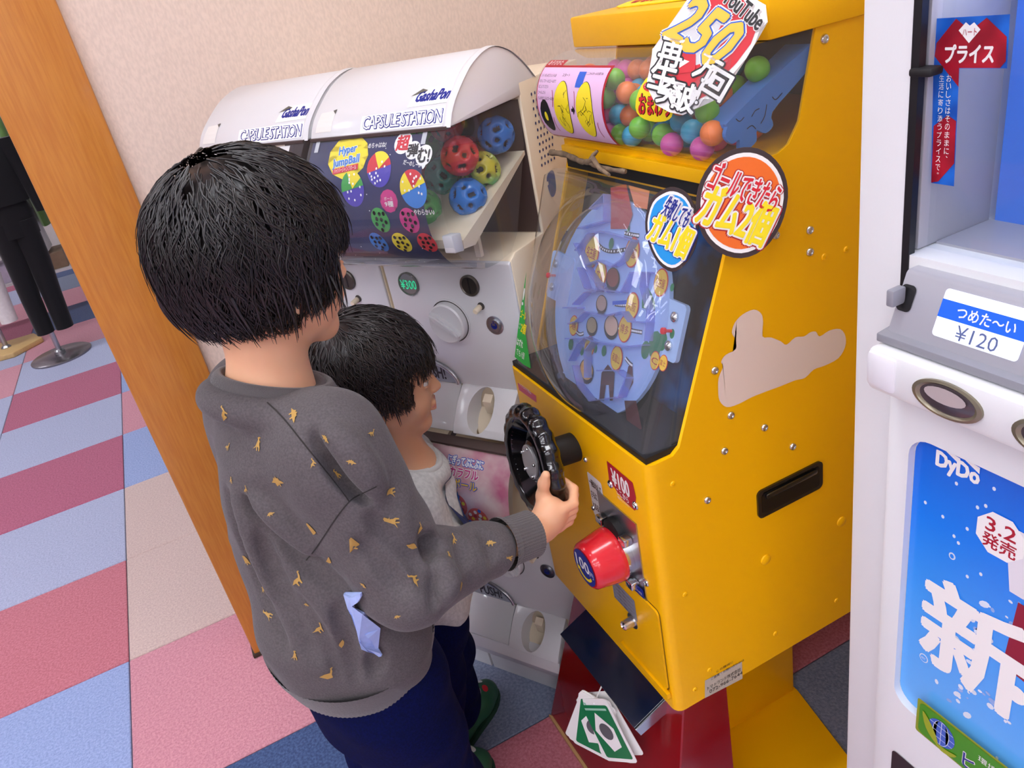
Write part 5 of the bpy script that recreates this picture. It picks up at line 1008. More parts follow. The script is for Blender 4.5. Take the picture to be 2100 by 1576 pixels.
# ================================================================== people: signed-distance modelling, one continuous skin per body
class Field:
    def __init__(s, lo, hi, vox):
        s.lo = np.array(lo, np.float32); s.v = vox; s.n = np.ceil((np.array(hi) - np.array(lo)) / vox).astype(int) + 1
        s.f = np.full(s.n, .08, np.float32); s.ax = [s.lo[i] + vox * np.arange(s.n[i], dtype=np.float32) for i in range(3)]
    def region(s, lo, hi):
        a = np.maximum(np.floor((np.array(lo) - s.lo) / s.v).astype(int), 0); b = np.minimum(np.ceil((np.array(hi) - s.lo) / s.v).astype(int) + 1, s.n)
        if (b <= a).any(): return None
        sl = tuple(slice(a[i], b[i]) for i in range(3)); g = np.meshgrid(*[s.ax[i][a[i]:b[i]] for i in range(3)], indexing='ij'); return sl, g
    def apply(s, lo, hi, fn, k, op):
        m = .03 + k; r = s.region(np.array(lo) - m, np.array(hi) + m)
        if r is None: return
        sl, g = r; d = fn(*g).astype(np.float32); f = s.f[sl]
        if op == 'add': h = np.clip(.5 + .5 * (f - d) / max(k, 1e-6), 0, 1); s.f[sl] = f * (1 - h) + d * h - k * h * (1 - h)
        else: h = np.clip(.5 - .5 * (f + d) / max(k, 1e-6), 0, 1); s.f[sl] = f * (1 - h) + (-d) * h + k * h * (1 - h)
    def cone(s, a, b, ra, rb, k=.01, op='add', wob=None):
        a, b = np.array(a, float), np.array(b, float); ab = b - a; L2 = ab @ ab; R = max(ra, rb)
        def fn(x, y, z):
            px, py, pz = x - a[0], y - a[1], z - a[2]; t = np.clip((px * ab[0] + py * ab[1] + pz * ab[2]) / L2, 0, 1); r = ra + (rb - ra) * t
            if wob is not None: r = r * (1 + wob(t, x, y, z))
            return np.sqrt((px - t * ab[0]) ** 2 + (py - t * ab[1]) ** 2 + (pz - t * ab[2]) ** 2) - r
        s.apply(np.minimum(a, b) - R, np.maximum(a, b) + R, fn, k, op)
    def chain(s, pts, rad, k=.01, op='add', wob=None):
        for i in range(len(pts) - 1): s.cone(pts[i], pts[i + 1], rad[i], rad[i + 1], k, op, wob)
    def ell(s, c, r, ax=None, k=.01, op='add'):
        c = np.array(c, float); r = np.array(r, float); ax = np.eye(3) if ax is None else np.array(ax); R = r.max()
        def fn(x, y, z):
            p = [x - c[0], y - c[1], z - c[2]]; q = [(p[0] * ax[i][0] + p[1] * ax[i][1] + p[2] * ax[i][2]) for i in range(3)]
            k0 = np.sqrt(sum((q[i] / r[i]) ** 2 for i in range(3))) + 1e-6; k1 = np.sqrt(sum((q[i] / r[i] ** 2) ** 2 for i in range(3))) + 1e-6; return k0 * (k0 - 1) / k1
        s.apply(c - R, c + R, fn, k, op)
    def loft(s, o, F, Rr, tab, k=.02, wob=None, op='add'):
        """tab rows: z, cf, cr, rf, rr; horizontal ellipses about o in the frame F (forward), Rr (right)"""
        T = np.array(sorted(tab)); o = np.array(o, float); R = T[:, 3:].max() + np.abs(T[:, 1:3]).max()
        def fn(x, y, z):
            zz = np.clip(z, T[0, 0], T[-1, 0]); c = [np.interp(zz, T[:, 0], T[:, j]) for j in (1, 2, 3, 4)]; dx, dy = x - o[0], y - o[1]
            f = dx * F[0] + dy * F[1] - c[0]; r = dx * Rr[0] + dy * Rr[1] - c[1]; q = np.sqrt((f / c[2]) ** 2 + (r / c[3]) ** 2) + 1e-6
            w = wob(np.arctan2(r, f), z, f, r) if wob else 0
            d = (q - 1) * np.minimum(c[2], c[3]) - w; dz = np.maximum(T[0, 0] - z, z - T[-1, 0]); return np.where(dz > 0, np.sqrt(np.maximum(d, 0) ** 2 + dz ** 2) * np.where(d > 0, 1, 1) + np.minimum(d, 0) * 0, np.maximum(d, -.03)) if True else d
        s.apply((o[0] - R, o[1] - R, T[0, 0]), (o[0] + R, o[1] + R, T[-1, 0]), fn, k, op)
    def mesh(s, name, smooth_iter=2):
        f = s.f; ins = f < 0; n = s.n
        c = np.zeros(np.array(n) - 1, np.int16)
        for i in (0, 1):
            for j in (0, 1):
                for k in (0, 1): c += ins[i:n[0] - 1 + i, j:n[1] - 1 + j, k:n[2] - 1 + k]
        act = (c > 0) & (c < 8); idx = np.full(act.shape, -1, np.int64); cells = np.argwhere(act); idx[act] = np.arange(len(cells))
        acc = np.zeros((len(cells), 3)); cnt = np.zeros(len(cells))
        corners = [(i, j, k) for i in (0, 1) for j in (0, 1) for k in (0, 1)]
        vals = {q: f[cells[:, 0] + q[0], cells[:, 1] + q[1], cells[:, 2] + q[2]].astype(float) for q in corners}
        for a in corners:
            for ax in range(3):
                if a[ax]: continue
                b = list(a); b[ax] = 1; b = tuple(b); va, vb = vals[a], vals[b]; m = (va < 0) != (vb < 0); t = va[m] / (va[m] - vb[m])
                p = np.tile(np.array(a, float), (m.sum(), 1)); p[:, ax] += t; acc[m] += p; cnt[m] += 1
        V = s.lo + s.v * (cells + acc / np.maximum(cnt, 1)[:, None])
        quads = []
        for ax in range(3):
            o1, o2 = [a for a in range(3) if a != ax]
            A = np.take(ins, range(n[ax] - 1), ax); B = np.take(ins, range(1, n[ax]), ax); e = np.argwhere(A != B)
            e = e[(e[:, o1] > 0) & (e[:, o2] > 0) & (e[:, o1] < n[o1] - 1) & (e[:, o2] < n[o2] - 1)]
            flip = A[e[:, 0], e[:, 1], e[:, 2]]
            def at(d1, d2): q = e.copy(); q[:, o1] += d1; q[:, o2] += d2; return idx[q[:, 0], q[:, 1], q[:, 2]]
            Q = np.stack([at(-1, -1), at(0, -1), at(0, 0), at(-1, 0)], 1)
            if ax == 1: flip = ~flip
            Q[~flip] = Q[~flip][:, ::-1]; quads.append(Q)
        Q = np.concatenate(quads); Q = Q[(Q >= 0).all(1)]
        for _ in range(smooth_iter):
            S = np.zeros_like(V); C = np.zeros(len(V))
            for a in range(4):
                b = (a + 1) % 4; np.add.at(S, Q[:, a], V[Q[:, b]]); np.add.at(S, Q[:, b], V[Q[:, a]]); np.add.at(C, Q[:, a], 1); np.add.at(C, Q[:, b], 1)
            V = V * .5 + .5 * S / np.maximum(C, 1)[:, None]
        me = bpy.data.meshes.new(name); me.vertices.add(len(V)); me.vertices.foreach_set('co', V.astype(np.float32).ravel()); me.loops.add(len(Q) * 4); me.loops.foreach_set('vertex_index', Q.astype(np.int32).ravel())
        me.polygons.add(len(Q)); me.polygons.foreach_set('loop_start', np.arange(0, len(Q) * 4, 4, dtype=np.int32)); me.polygons.foreach_set('loop_total', np.full(len(Q), 4, np.int32)); me.update(calc_edges=True); me.validate()
        return me
SKIN = mat('skin', '#eeb68f', .5, noise_amt=.04, noise_scale=30, sub=.25); SKIN2 = mat('skin_tan', '#d9a480', .5, noise_amt=.04, noise_scale=30, sub=.25); LIP = mat('lip', '#cf8678', .45, sub=.2)
HAIR = mat('hair_black', '#15100f', .33, spec=.6); HAIR2 = mat('hair_dark_brown', '#221917', .36, spec=.6); EYEW = mat('eye_white', '#efece8', .15, coat=.8); IRIS = mat('iris', '#1c1210', .1, coat=1)
def sweat_mat(name, c1, c2, scale): return mat(name, c1, .92, spec=.15, col2=c2, noise_scale=scale, bump=.35, bump_scale=700, sheen=.15, detail=5)
def Fv(yaw): return np.array([math.cos(yaw), math.sin(yaw), 0.]), np.array([math.sin(yaw), -math.cos(yaw), 0.])
class Head:
    def __init__(s, H, yaw, pitch, sc):
        F0, R = Fv(yaw); Z = np.array([0, 0, 1.]); s.F = F0 * math.cos(pitch) + Z * math.sin(pitch); s.U = np.cross(R, s.F); s.R = R; s.H = np.array(H, float); s.sc = sc; s.ax = [s.F, s.R, s.U]
    def p(s, f, r, u): return s.H + s.sc * (s.F * f + s.R * r + s.U * u)
    def build(s, fd):
        q, e, c = s.p, lambda f, r, u, a, b, d, k=.012, op='add': fd.ell(s.p(f, r, u), np.array((a, b, d)) * s.sc, s.ax, k * s.sc, op), lambda a, b, ra, rb, k=.008, op='add': fd.cone(s.p(*a), s.p(*b), ra * s.sc, rb * s.sc, k * s.sc, op)
        e(-.008, 0, .018, .090, .074, .084); e(.026, 0, -.035, .054, .056, .066, .02); e(.040, 0, .020, .044, .058, .05, .02)
        for r in (-1, 1): c((-.006, r * .052, -.052), (.050, r * .014, -.090), .014, .014, .02); e(.046, r * .030, -.044, .026, .027, .030, .015)
        c((.052, -.008, -.092), (.052, .008, -.092), .016, .016, .014)
        c((.079, 0, -.008), (.0895, 0, -.036), .005, .0088, .010)
        for r in (-1, 1): e(.0835, r * .0085, -.039, .007, .0058, .0055, .006); e(.0875, r * .030, -.010, .0125, .0155, .0085, .008, 'sub')
        for r in (-1, 1):
            c((.0775, r * .015, -.0045), (.0765, r * .043, -.0045), .0032, .0026, .005); c((.0765, r * .016, -.0185), (.0745, r * .041, -.017), .0026, .0022, .005)
            e(-.012, r * .0755, -.022, .017, .0065, .027, .004); e(-.008, r * .083, -.021, .010, .006, .018, .004, 'sub'); e(-.006, r * .073, -.046, .008, .006, .008, .005)
        c((.0795, -.013, -.0605), (.0795, .013, -.0605), .0046, .0046, .005); c((.0775, -.011, -.0695), (.0775, .011, -.0695), .0056, .0056, .005); c((.0865, -.016, -.0650), (.0865, .016, -.0650), .0018, .0018, .002, 'sub')
    def eyes(s, body):
        for r in (-1, 1):
            bm = bmesh.new(); bmesh.ops.create_uvsphere(bm, u_segments=24, v_segments=16, radius=.0118 * s.sc); o = b2o('eye', bm, EYEW, body, smooth=True); o.location = Vector(s.p(.0668, r * .0295, -.0115)) ; o.matrix_parent_inverse = Matrix.Identity(4); o.parent = None; 
            for v in o.data.vertices: v.co = v.co + o.location
            o.location = (0, 0, 0); o.parent = body
            lathe('iris', [(.0062 * s.sc, .0104 * s.sc), (.004 * s.sc, .0117 * s.sc), (0, .0122 * s.sc)], s.p(.0668, r * .0295, -.0115), s.F, IRIS, o, 18, closed=False)
            pts = [s.p(.0815 - .00035 * abs(k - 3) ** 2, r * (.014 + k * .0058), .0085 + .0028 * math.sin(k * .55)) for k in range(6)]
            bm = bmesh.new(); add_tube(bm, pts, [.0009, .0021, .0023, .0021, .0016, .0007], 6); b2o('eyebrow', bm, s.hairm, body, smooth=True)
def paint_lips(me, hd, body_m):
    me.materials.clear(); me.materials.append(body_m); me.materials.append(LIP); n = len(me.polygons); cen = np.zeros(n * 3); me.polygons.foreach_get('center', cen); cen = cen.reshape(-1, 3) - hd.H
    f, r, u = [(cen @ a) / hd.sc for a in (hd.F, hd.R, hd.U)]
    m = (f > .076) & (np.abs(u + .0655) < .0095 * (1 - (np.abs(r) / .0185) ** 2)); me.polygons.foreach_set('material_index', m.astype(np.int32))
def hair(hd, body, hairm, n, rng, nape=-.082, front=.030, side=-.035, length=1.0, vol=1.0):
    """cap of hair plus strands that flow from the whorl"""
    q = hd.p; lo, hi = hd.H - .17 * hd.sc, hd.H + .17 * hd.sc; fd = Field(lo, hi, .003); S = hd.sc
    fd.ell(q(-.012, 0, .020), np.array((.099, .084, .090)) * S * vol, hd.ax, .01)
    fd.ell(q(-.040, 0, -.028), np.array((.054, .062, .052)) * S * vol, hd.ax, .03 * S)
    g = np.meshgrid(*fd.ax, indexing='ij'); P = [g[i] - hd.H[i] for i in range(3)]; f, r, u = [sum(P[i] * a[i] for i in range(3)) / S for a in (hd.F, hd.R, hd.U)]
    wav = .006 * np.sin(r * 160) + .004 * np.sin(f * 230 + 1)
    lim = np.where(f > .052, front, np.where(f > .012, side + (front - side) * np.clip((f - .012) / .04, 0, 1) ** 1.5, np.where(f > -.03, side + (nape - side) * np.clip((.012 - f) / .042, 0, 1), nape))) + wav
    cut = (lim - u) * S; fd.f = np.maximum(fd.f, cut.astype(np.float32) * .8)
    ho = link('hair', fd.mesh('hair', 2), hairm, body, smooth=True)
    # strands
    W = np.array([-.050, .012, .108]); C = np.array([-.012, 0, .022]); A = np.array((.104, .089, .097)) * vol
    w = (W - C) / A; w /= np.linalg.norm(w); e1 = np.cross(w, [0, 1, 0]); e1 /= np.linalg.norm(e1); e2 = np.cross(w, e1)
    bm = bmesh.new()
    for i in range(n):
        ph = rng.uniform(0, 2 * math.pi); th0 = math.acos(1 - (.010 + rng.random() * 1.71)); L = rng.uniform(.5, .95) * length; steps = 9; sw = rng.uniform(-.25, .25) + .25; lift = rng.uniform(.0, .05) if rng.random() < .85 else rng.uniform(.05, .16); pts = []; flick = rng.uniform(-.1, .35)
        for k in range(steps):
            th = th0 + L * k / (steps - 1); p2 = ph + sw * (th - th0) + .05 * math.sin(k * 1.3 + i)
            d = w * math.cos(th) + (e1 * math.cos(p2) + e2 * math.sin(p2)) * math.sin(th); rr = 1 + .004 + .010 * min(1, th / .5) + lift * (k / steps) * (.5 + .5 * flick) + .008 * math.sin(k + i)
            pt = C + d * A * rr
            if pt[2] < C[2] - .01:                      # below the widest line the hair hangs down
                dz = C[2] - .01 - pt[2]; pt = pt + np.array([0, 0, -.30 * dz]); q_ = math.hypot(pt[0] + .03, pt[1]); mn = .080 - .62 * max(0, dz - .015); g_ = max(1, mn / max(q_, 1e-4)); pt[0] = -.03 + (pt[0] + .03) * g_; pt[1] *= g_
            pts.append(pt)
        fl = lambda p: (front - .004 if p[0] > .052 else side if p[0] > .0 else nape) - .014
        keep = []
        for p in pts:
            if p[2] < fl(p): break
            keep.append(p)
        if len(keep) < 3: continue
        m = len(keep); r0 = rng.uniform(.0007, .0015) * S; add_tube(bm, [q(*p) for p in keep], [r0 * (1 - .75 * (k / (m - 1)) ** 2) for k in range(m)], 4, caps=False)
    for i in range(n // 16):                            # loose pointed tufts along the lower edge
        a = rng.uniform(-2.75, 2.75) + math.pi; f0, r0_ = math.cos(a), math.sin(a); z0 = rng.uniform(-.02, .02); R1 = .088 * vol; pts = []
        base = np.array([-.016 + .098 * vol * f0, .084 * vol * r0_, z0]); end_z = (side if base[0] > -.005 else nape) - rng.uniform(.004, .022); bend = rng.uniform(-.02, .02)
        if base[0] > .06: continue
        for k in range(7):
            t = k / 6; z = z0 + (end_z - z0) * t; pull = 1 - (.42 if base[0] < -.005 else .10) * t ** 1.6 * max(0, min(1, (z0 - end_z) / .08)); pts.append(q(-.016 + (base[0] + .016) * pull + bend * t * .5, base[1] * pull + bend * t, z))
        w_ = rng.uniform(.0014, .0026) * S; add_tube(bm, pts, [w_ * (1 - .9 * (k / 6) ** 1.5) for k in range(7)], 5, caps=False)
    b2o('hair_strands', bm, hairm, ho, smooth=True, recalc=False)
    return ho
from mathutils.bvhtree import BVHTree
def snapper(o):
    me = o.data; t = BVHTree.FromPolygons([v.co for v in me.vertices], [p.vertices for p in me.polygons]); mw = o.matrix_world
    return t
def cam_hit(tree, px, py):
    r = Vector(ray(px, py)).normalized(); return tree.ray_cast(Vector((0, 0, CH)), r)
def cloth_map(tree, px, py, rot=0):
    h = cam_hit(tree, px, py)
    if h[0] is None: return None
    n = h[1]; up = Vector((0, 0, 1)); u = up.cross(n).normalized(); v = n.cross(u); U = u * math.cos(rot) + v * math.sin(rot); V = v * math.cos(rot) - u * math.sin(rot); O = h[0]
    def mp(a, b, lift=0):
        p = O + U * a + V * b; q = tree.find_nearest(p); return q[0] + q[1] * lift
    return mp
def cloth_stroke(tree, pxs, w, name, m, parent, lift=.0006, n=6):
    P = smooth_poly(pxs, n, False); pts, nor = [], []
    for p in P:
        h = cam_hit(tree, *p)
        if h[0] is None: continue
        pts.append(h[0]); nor.append(h[1])
    if len(pts) < 2: return
    bm = bmesh.new(); L = []
    for i in range(len(pts)):
        t = (pts[min(i + 1, len(pts) - 1)] - pts[max(i - 1, 0)]).normalized(); s = t.cross(nor[i]).normalized() * w / 2
        L.append((bm.verts.new(pts[i] + s + nor[i] * lift), bm.verts.new(pts[i] - s + nor[i] * lift)))
    for a, b in zip(L, L[1:]): bm.faces.new((a[0], a[1], b[1], b[0]))
    return b2o(name, bm, m, parent, recalc=False)
def hand(fd, wrist, grip, T, N, WNv, sc=1.0, side=1):
    """fingers closed round a rim: grip point, T rim tangent (towards the thumb), N outward, WNv wheel normal towards the child"""
    w, g, T, N, B = [np.array(v, float) for v in (wrist, grip, T, N, WNv)]
    palm = g + N * .026 * sc + B * .020 * sc
    fd.cone(w, palm, .019 * sc, .021 * sc, .012); fd.cone(palm - T * .020 * sc, palm + T * .016 * sc, .019 * sc, .018 * sc, .012)
    fd.cone(w * .45 + palm * .55 - T * .012, palm + T * .010, .020 * sc, .020 * sc, .012)
    for i, (o, L) in enumerate(((.024, .95), (.009, 1.05), (-.006, 1.0), (-.020, .84))):
        k = g + N * .034 * sc + B * .006 * sc + T * o * sc; a = g + N * (.030) * sc * 1 - B * .014 * sc * L + T * o * sc * .95; b = g + N * .006 * sc - B * .027 * sc * L + T * o * sc * .92; c = g - N * .014 * sc * L - B * .019 * sc + T * o * sc * .9
        fd.chain([palm + T * o * sc * .8, k, a, b, c], [.0085 * sc, .0082 * sc, .0074 * sc, .0068 * sc, .0056 * sc], .0032)
    th = [palm + T * .008 * sc - N * .012 * sc + B * .004, g + B * .024 * sc + N * .004 * sc + T * .026 * sc, g + B * .0225 * sc - N * .001 * sc + T * .048 * sc, g + B * .0205 * sc - N * .003 * sc + T * .064 * sc]
    fd.chain(th, [.0115 * sc, .0095 * sc, .0080 * sc, .0066 * sc], .006)
    return th
# ------------------------------------------------------------------ the older child
def wheel_pt(ang):
    o, u, v, n = frame_of(WC, WN); return np.array(o + (u * math.cos(ang) + v * math.sin(ang)) * R0), np.array(-u * math.sin(ang) + v * math.cos(ang)), np.array(u * math.cos(ang) + v * math.sin(ang)), np.array(n)
def wheel_ang(px, py):
    o, u, v, n = frame_of(WC, WN); p = Vector(hit(px, py, WC, WN)) - o; return math.atan2(p.dot(v), p.dot(u))
yawA = math.radians(16); FA, RA = Fv(yawA); A0 = np.array((.022, .858, 0))
def ap(f, r, z): return A0 + FA * f + RA * r + np.array((0, 0, z))
hA = Head((.072, .868, 1.166), yawA, math.radians(-8), .985); hA.hairm = HAIR
angR = wheel_ang(1140, 1030); gR, tR, nR, bR = wheel_pt(angR)
if tR[2] < 0: tR = -tR
shR, elR, wrR = ap(.018, .100, .975), np.array(ony(838, 1186, .715)), np.array(ony(1092, 1094, .752))
shL, elL, wrL = ap(.018, -.100, .975), ap(-.012, -.136, .770), ap(.022, -.120, .600)
angL = wheel_ang(1055, 960); gL, tL, nL, bL = wheel_pt(2.95); 
if tL[2] < 0: tL = -tL
def relaxed(fd, el, wr, palm_dir, s=1.0):
    d = (wr - el) / np.linalg.norm(wr - el); t = np.cross(d, RA); t /= np.linalg.norm(t); q = np.cross(d, t); pc = wr + d * .036 * s
    fd.cone(wr, pc, .019 * s, .018 * s, .01); fd.cone(pc - t * .016 * s, pc + t * .016 * s, .013 * s, .013 * s, .01)
    for o, L in ((-.023, .8), (-.008, 1), (.007, 1.05), (.022, .95)): b = pc + t * o * s; fd.chain([b, b + d * .028 * L * s, b + d * .048 * L * s + q * .009 * s, b + d * .060 * L * s + q * .02 * s], [.0082 * s, .0076 * s, .007 * s, .0056 * s], .003)
    fd.chain([wr + t * .012 * s + d * .010 * s, wr + t * .030 * s + d * .036 * s, wr + t * .034 * s + d * .058 * s], [.011 * s, .009 * s, .0068 * s], .006)
fd = Field((-.15, .62, .03), (.42, 1.08, 1.31), .0026)
hA.build(fd)
fd.cone(hA.p(-.018, 0, -.045), ap(.010, 0, 1.000), .046, .043, .02); fd.cone(ap(.004, 0, 1.015), ap(.002, .07, .975), .032, .032, .035); fd.cone(ap(.004, 0, 1.015), ap(.002, -.07, .975), .032, .032, .035)
fd.loft(A0, FA, RA, [(.55, .0, 0, .075, .10), (.70, .0, 0, .072, .095), (.88, .004, 0, .066, .098), (.975, .008, 0, .046, .085)], .03)
for sh, el, wr in ((shR, elR, wrR), (shL, elL, wrL)): fd.chain([sh, el, wr], [.034, .023, .020], .012)
hand(fd, wrR, gR, tR, nR, bR, .92); relaxed(fd, elL, wrL, -FA)
for r in (-1, 1): fd.chain([ap(0, r * .055, .58), ap(.012, r * .060, .32), ap(-.004, r * .062, .07)], [.062, .045, .032], .02); fd.cone(ap(-.02, r * .062, .045), ap(.10, r * .068, .04), .028, .022, .02)
meA = fd.mesh('person'); personA = link('person', meA, SKIN, None, smooth=True); paint_lips(meA, hA, SKIN)
tag(personA, 'taller child in a grey sweatshirt with gold dinosaurs turning the black wheel', 'person')
hA.eyes(personA)
hair(hA, personA, HAIR, 3000, random.Random(2), nape=-.062, front=.012, side=-.050, vol=1.02)
# sweatshirt
GREY = sweat_mat('sweat_grey', '#635d5e', '#565152', 420); RIB = mat('rib_grey', '#5d5858', .95, bump=.5, bump_scale=900, sheen=.3)
fs = Field((-.16, .62, .56), (.33, 1.08, 1.10), .0030)
def wobA(a, z, f, r):
    return .0035 * np.sin(a * 3 + z * 26) + .004 * np.sin(a * 5 - z * 38 + 1) * np.clip((.95 - z) / .3, 0, 1) + .003 * np.sin((z + f * .8) * 62) * np.clip((.85 - z) / .2, 0, 1)
fs.loft(A0, FA, RA, [(.612, -.006, 0, .096, .118), (.650, -.010, 0, .108, .134), (.71, -.008, 0, .108, .136), (.80, .002, 0, .100, .130), (.90, .004, 0, .090, .122), (.965, .004, 0, .078, .110), (.995, .006, 0, .066, .088), (1.012, .008, 0, .058, .064)], .02, wobA)
for r in (-1, 1): fs.cone(ap(.004, r * .050, .984), ap(.012, r * .110, .953), .040, .052, .03)
nrm = Vector(FA * .42 + np.array((0, 0, .9))).normalized(); uF = Vector(FA) - nrm * Vector(FA).dot(nrm); uF.normalize()
for k in range(24):                                    # raised rim that carries the collar
    a, b = 2 * math.pi * k / 24, 2 * math.pi * (k + 1) / 24; cc_ = np.array(ap(.014, 0, 1.020)) - np.array(nrm) * .016
    fs.cone(cc_ + np.array(uF) * .066 * math.cos(a) + RA * .067 * math.sin(a), cc_ + np.array(uF) * .066 * math.cos(b) + RA * .067 * math.sin(b), .013, .013, .018)
ft = lambda t, x, y, z: .055 * np.sin(t * 11 + z * 60) * np.clip(t * 1.4 - .2, 0, 1) + .04 * np.sin(t * 19 + x * 70 + y * 40) * t
ff = lambda t, x, y, z: .05 * np.sin(t * 14 + z * 80 + x * 30) * np.clip(1.2 - t, 0, 1) + .03 * np.sin(x * 120 - z * 90)
for sh, el, wr in ((shR, elR, wrR), (shL, elL, wrL)):
    dd = (el - wr) / np.linalg.norm(el - wr); wr2 = wr + dd * .072; fs.cone(sh, el, .061, .054, .025, wob=ft); fs.cone(el, wr2, .052, .036, .02, wob=ff)
# creases at the armpit and the elbow bend
P_ = lambda px, py, y: np.array(ony(px, py, y))
for a, b, ra, rb in ((P_(655, 905, .715), P_(700, 960, .70), .004, .008), (P_(700, 960, .70), P_(755, 1015, .70), .008, .003), (P_(500, 1040, .745), P_(600, 1140, .725), .004, .010), (P_(600, 1140, .725), P_(700, 1200, .715), .010, .004), (P_(870, 1112, .70), P_(900, 1150, .675), .007, .003), (P_(470, 1060, .80), P_(560, 1260, .76), .003, .005), (P_(770, 1320, .72), P_(765, 1375, .72), .005, .003)):
    fs.cone(a, b, ra, rb, .012, 'sub')
def creases(fs, lines):
    me = fs.mesh('probe', 1); tr = BVHTree.FromPolygons([v.co for v in me.vertices], [p.vertices for p in me.polygons]); bpy.data.meshes.remove(me)
    for pxs, r, op in lines:
        pts = []
        for p in smooth_poly(pxs, 4, False):
            h = cam_hit(tr, *p)
            if h[0] is not None: pts.append(np.array(h[0] + h[1] * (r * .22 if op == 'sub' else -r * .38)))
        m = len(pts)
        for i in range(m - 1):
            if np.linalg.norm(pts[i + 1] - pts[i]) > .03: continue
            f = lambda k: 1.25 * r * (.3 + .7 * math.sin(math.pi * (k + .5) / m)); fs.cone(pts[i], pts[i + 1], f(i), f(i + 1), .010, op)
creases(fs, [([(650, 890), (690, 925), (725, 975), (752, 1012)], .013, 'sub'), ([(672, 880), (715, 915), (755, 970), (780, 1010)], .012, 'add'), ([(498, 1030), (540, 1058), (590, 1110), (640, 1165), (705, 1208)], .014, 'sub'), ([(520, 1022), (575, 1070), (640, 1135)], .010, 'add'),
    ([(868, 1100), (884, 1128), (905, 1152)], .008, 'sub'), ([(880, 1165), (902, 1200), (893, 1240)], .009, 'sub'), ([(905, 1150), (925, 1190), (915, 1230)], .008, 'add'), ([(935, 1100), (952, 1132), (950, 1160)], .007, 'sub'), ([(990, 1090), (1008, 1118), (1010, 1150)], .006, 'sub'), ([(820, 1130), (860, 1160), (870, 1210)], .007, 'sub'),
    ([(466, 1010), (498, 1110), (540, 1220), (585, 1330)], .009, 'sub'), ([(480, 1010), (520, 1120), (562, 1230)], .008, 'add'), ([(535, 1095), (585, 1230), (645, 1350)], .010, 'sub'), ([(600, 1220), (650, 1300), (700, 1385)], .008, 'sub'), ([(772, 1335), (768, 1385)], .008, 'sub'), ([(690, 1250), (715, 1330), (730, 1395)], .008, 'sub'), ([(760, 1060), (800, 1108), (840, 1140)], .007, 'sub'), ([(740, 1110), (790, 1170), (830, 1215)], .008, 'sub')])
sweat = link('sweatshirt', fs.mesh('sweatshirt', 3), GREY, personA, smooth=True)
def ring_band(name, c, ax_n, u_, v_, ru, rv, tube_r, m, parent, ribs=90, flat=1.0, depth=.0012):
    bm = bmesh.new(); R = []; NT = 10; c, n = Vector(c), Vector(ax_n).normalized(); u_, v_ = Vector(u_), Vector(v_)
    for k in range(ribs * 2):
        a = 2 * math.pi * k / (ribs * 2); d = u_ * math.cos(a) * ru + v_ * math.sin(a) * rv; rad = (u_ * math.cos(a) * rv + v_ * math.sin(a) * ru).normalized(); e = depth * (k % 2)
        R.append([bm.verts.new(c + d + rad * ((tube_r - e) * math.cos(t)) + n * (tube_r * flat * math.sin(t))) for t in [2 * math.pi * j / NT for j in range(NT)]])
    for k in range(len(R)):
        for j in range(NT): bm.faces.new((R[k][j], R[k][(j + 1) % NT], R[(k + 1) % len(R)][(j + 1) % NT], R[(k + 1) % len(R)][j]))
    return b2o(name, bm, m, parent, smooth=True)
nrm = Vector(FA * .42 + np.array((0, 0, .9))).normalized(); uF = Vector(FA) - nrm * Vector(FA).dot(nrm); uF.normalize()
ring_band('collar', ap(.014, 0, 1.020), nrm, uF, Vector(RA), .062, .063, .0085, RIB, sweat, 110, 1.7)
def sleeve_cuff(el, wr, r, parent, m):
    el, wr = Vector(el), Vector(wr); d = (wr - el).normalized(); o = wr - d * .046
    return lathe('cuff', [(r * 1.12, -.004), (r * 1.10, 0), (r, .008), (r * .98, .036), (r, .044), (r * .9, .046), (r * .8, .040)], o, d, m, parent, 96, auto=None, closed=False, rfun=lambda a, rr, h: 1 + (.022 if int(a / (2 * math.pi) * 96 + .5) % 2 else 0))
for el, wr in ((elR, wrR), (elL, wrL)): sleeve_cuff(el, wr, .0305, sweat, RIB)
bm = bmesh.new(); R_ = []
for zz, k in ((.652, 1.012), (.642, 1.02), (.620, 1.0), (.605, .97), (.601, .93), (.610, .88)):
    T_ = np.array([(.610, .000, .096, .118), (.660, -.004, .107, .133)]); rf = np.interp(zz, T_[:, 0], T_[:, 2]) * k + .004; rr_ = np.interp(zz, T_[:, 0], T_[:, 3]) * k + .004; ring = []
    for j in range(220): a = 2 * math.pi * j / 220; e = .0011 * (j % 2); ring.append(bm.verts.new(ap((rf - e) * math.cos(a) - .008, (rr_ - e) * math.sin(a), zz)))
    R_.append(ring)
for A_, B_ in zip(R_, R_[1:]):
    for j in range(220): bm.faces.new((A_[j], A_[(j + 1) % 220], B_[(j + 1) % 220], B_[j]))
b2o('hem_band', bm, RIB, sweat, smooth=True)
tA = snapper(sweat); GOLD = mat('print_dino_gold', '#b9924a', .55); SEAM = mat('seam_dark', '#2c2826', .9)
cloth_stroke(tA, [(548, 826), (585, 862), (640, 932), (690, 995), (716, 1030)], .0016, 'shoulder_seam', SEAM, sweat)
cloth_stroke(tA, [(772, 998), (740, 1014), (716, 1030), (690, 1062), (655, 1115), (628, 1150)], .0014, 'armhole_seam', SEAM, sweat)
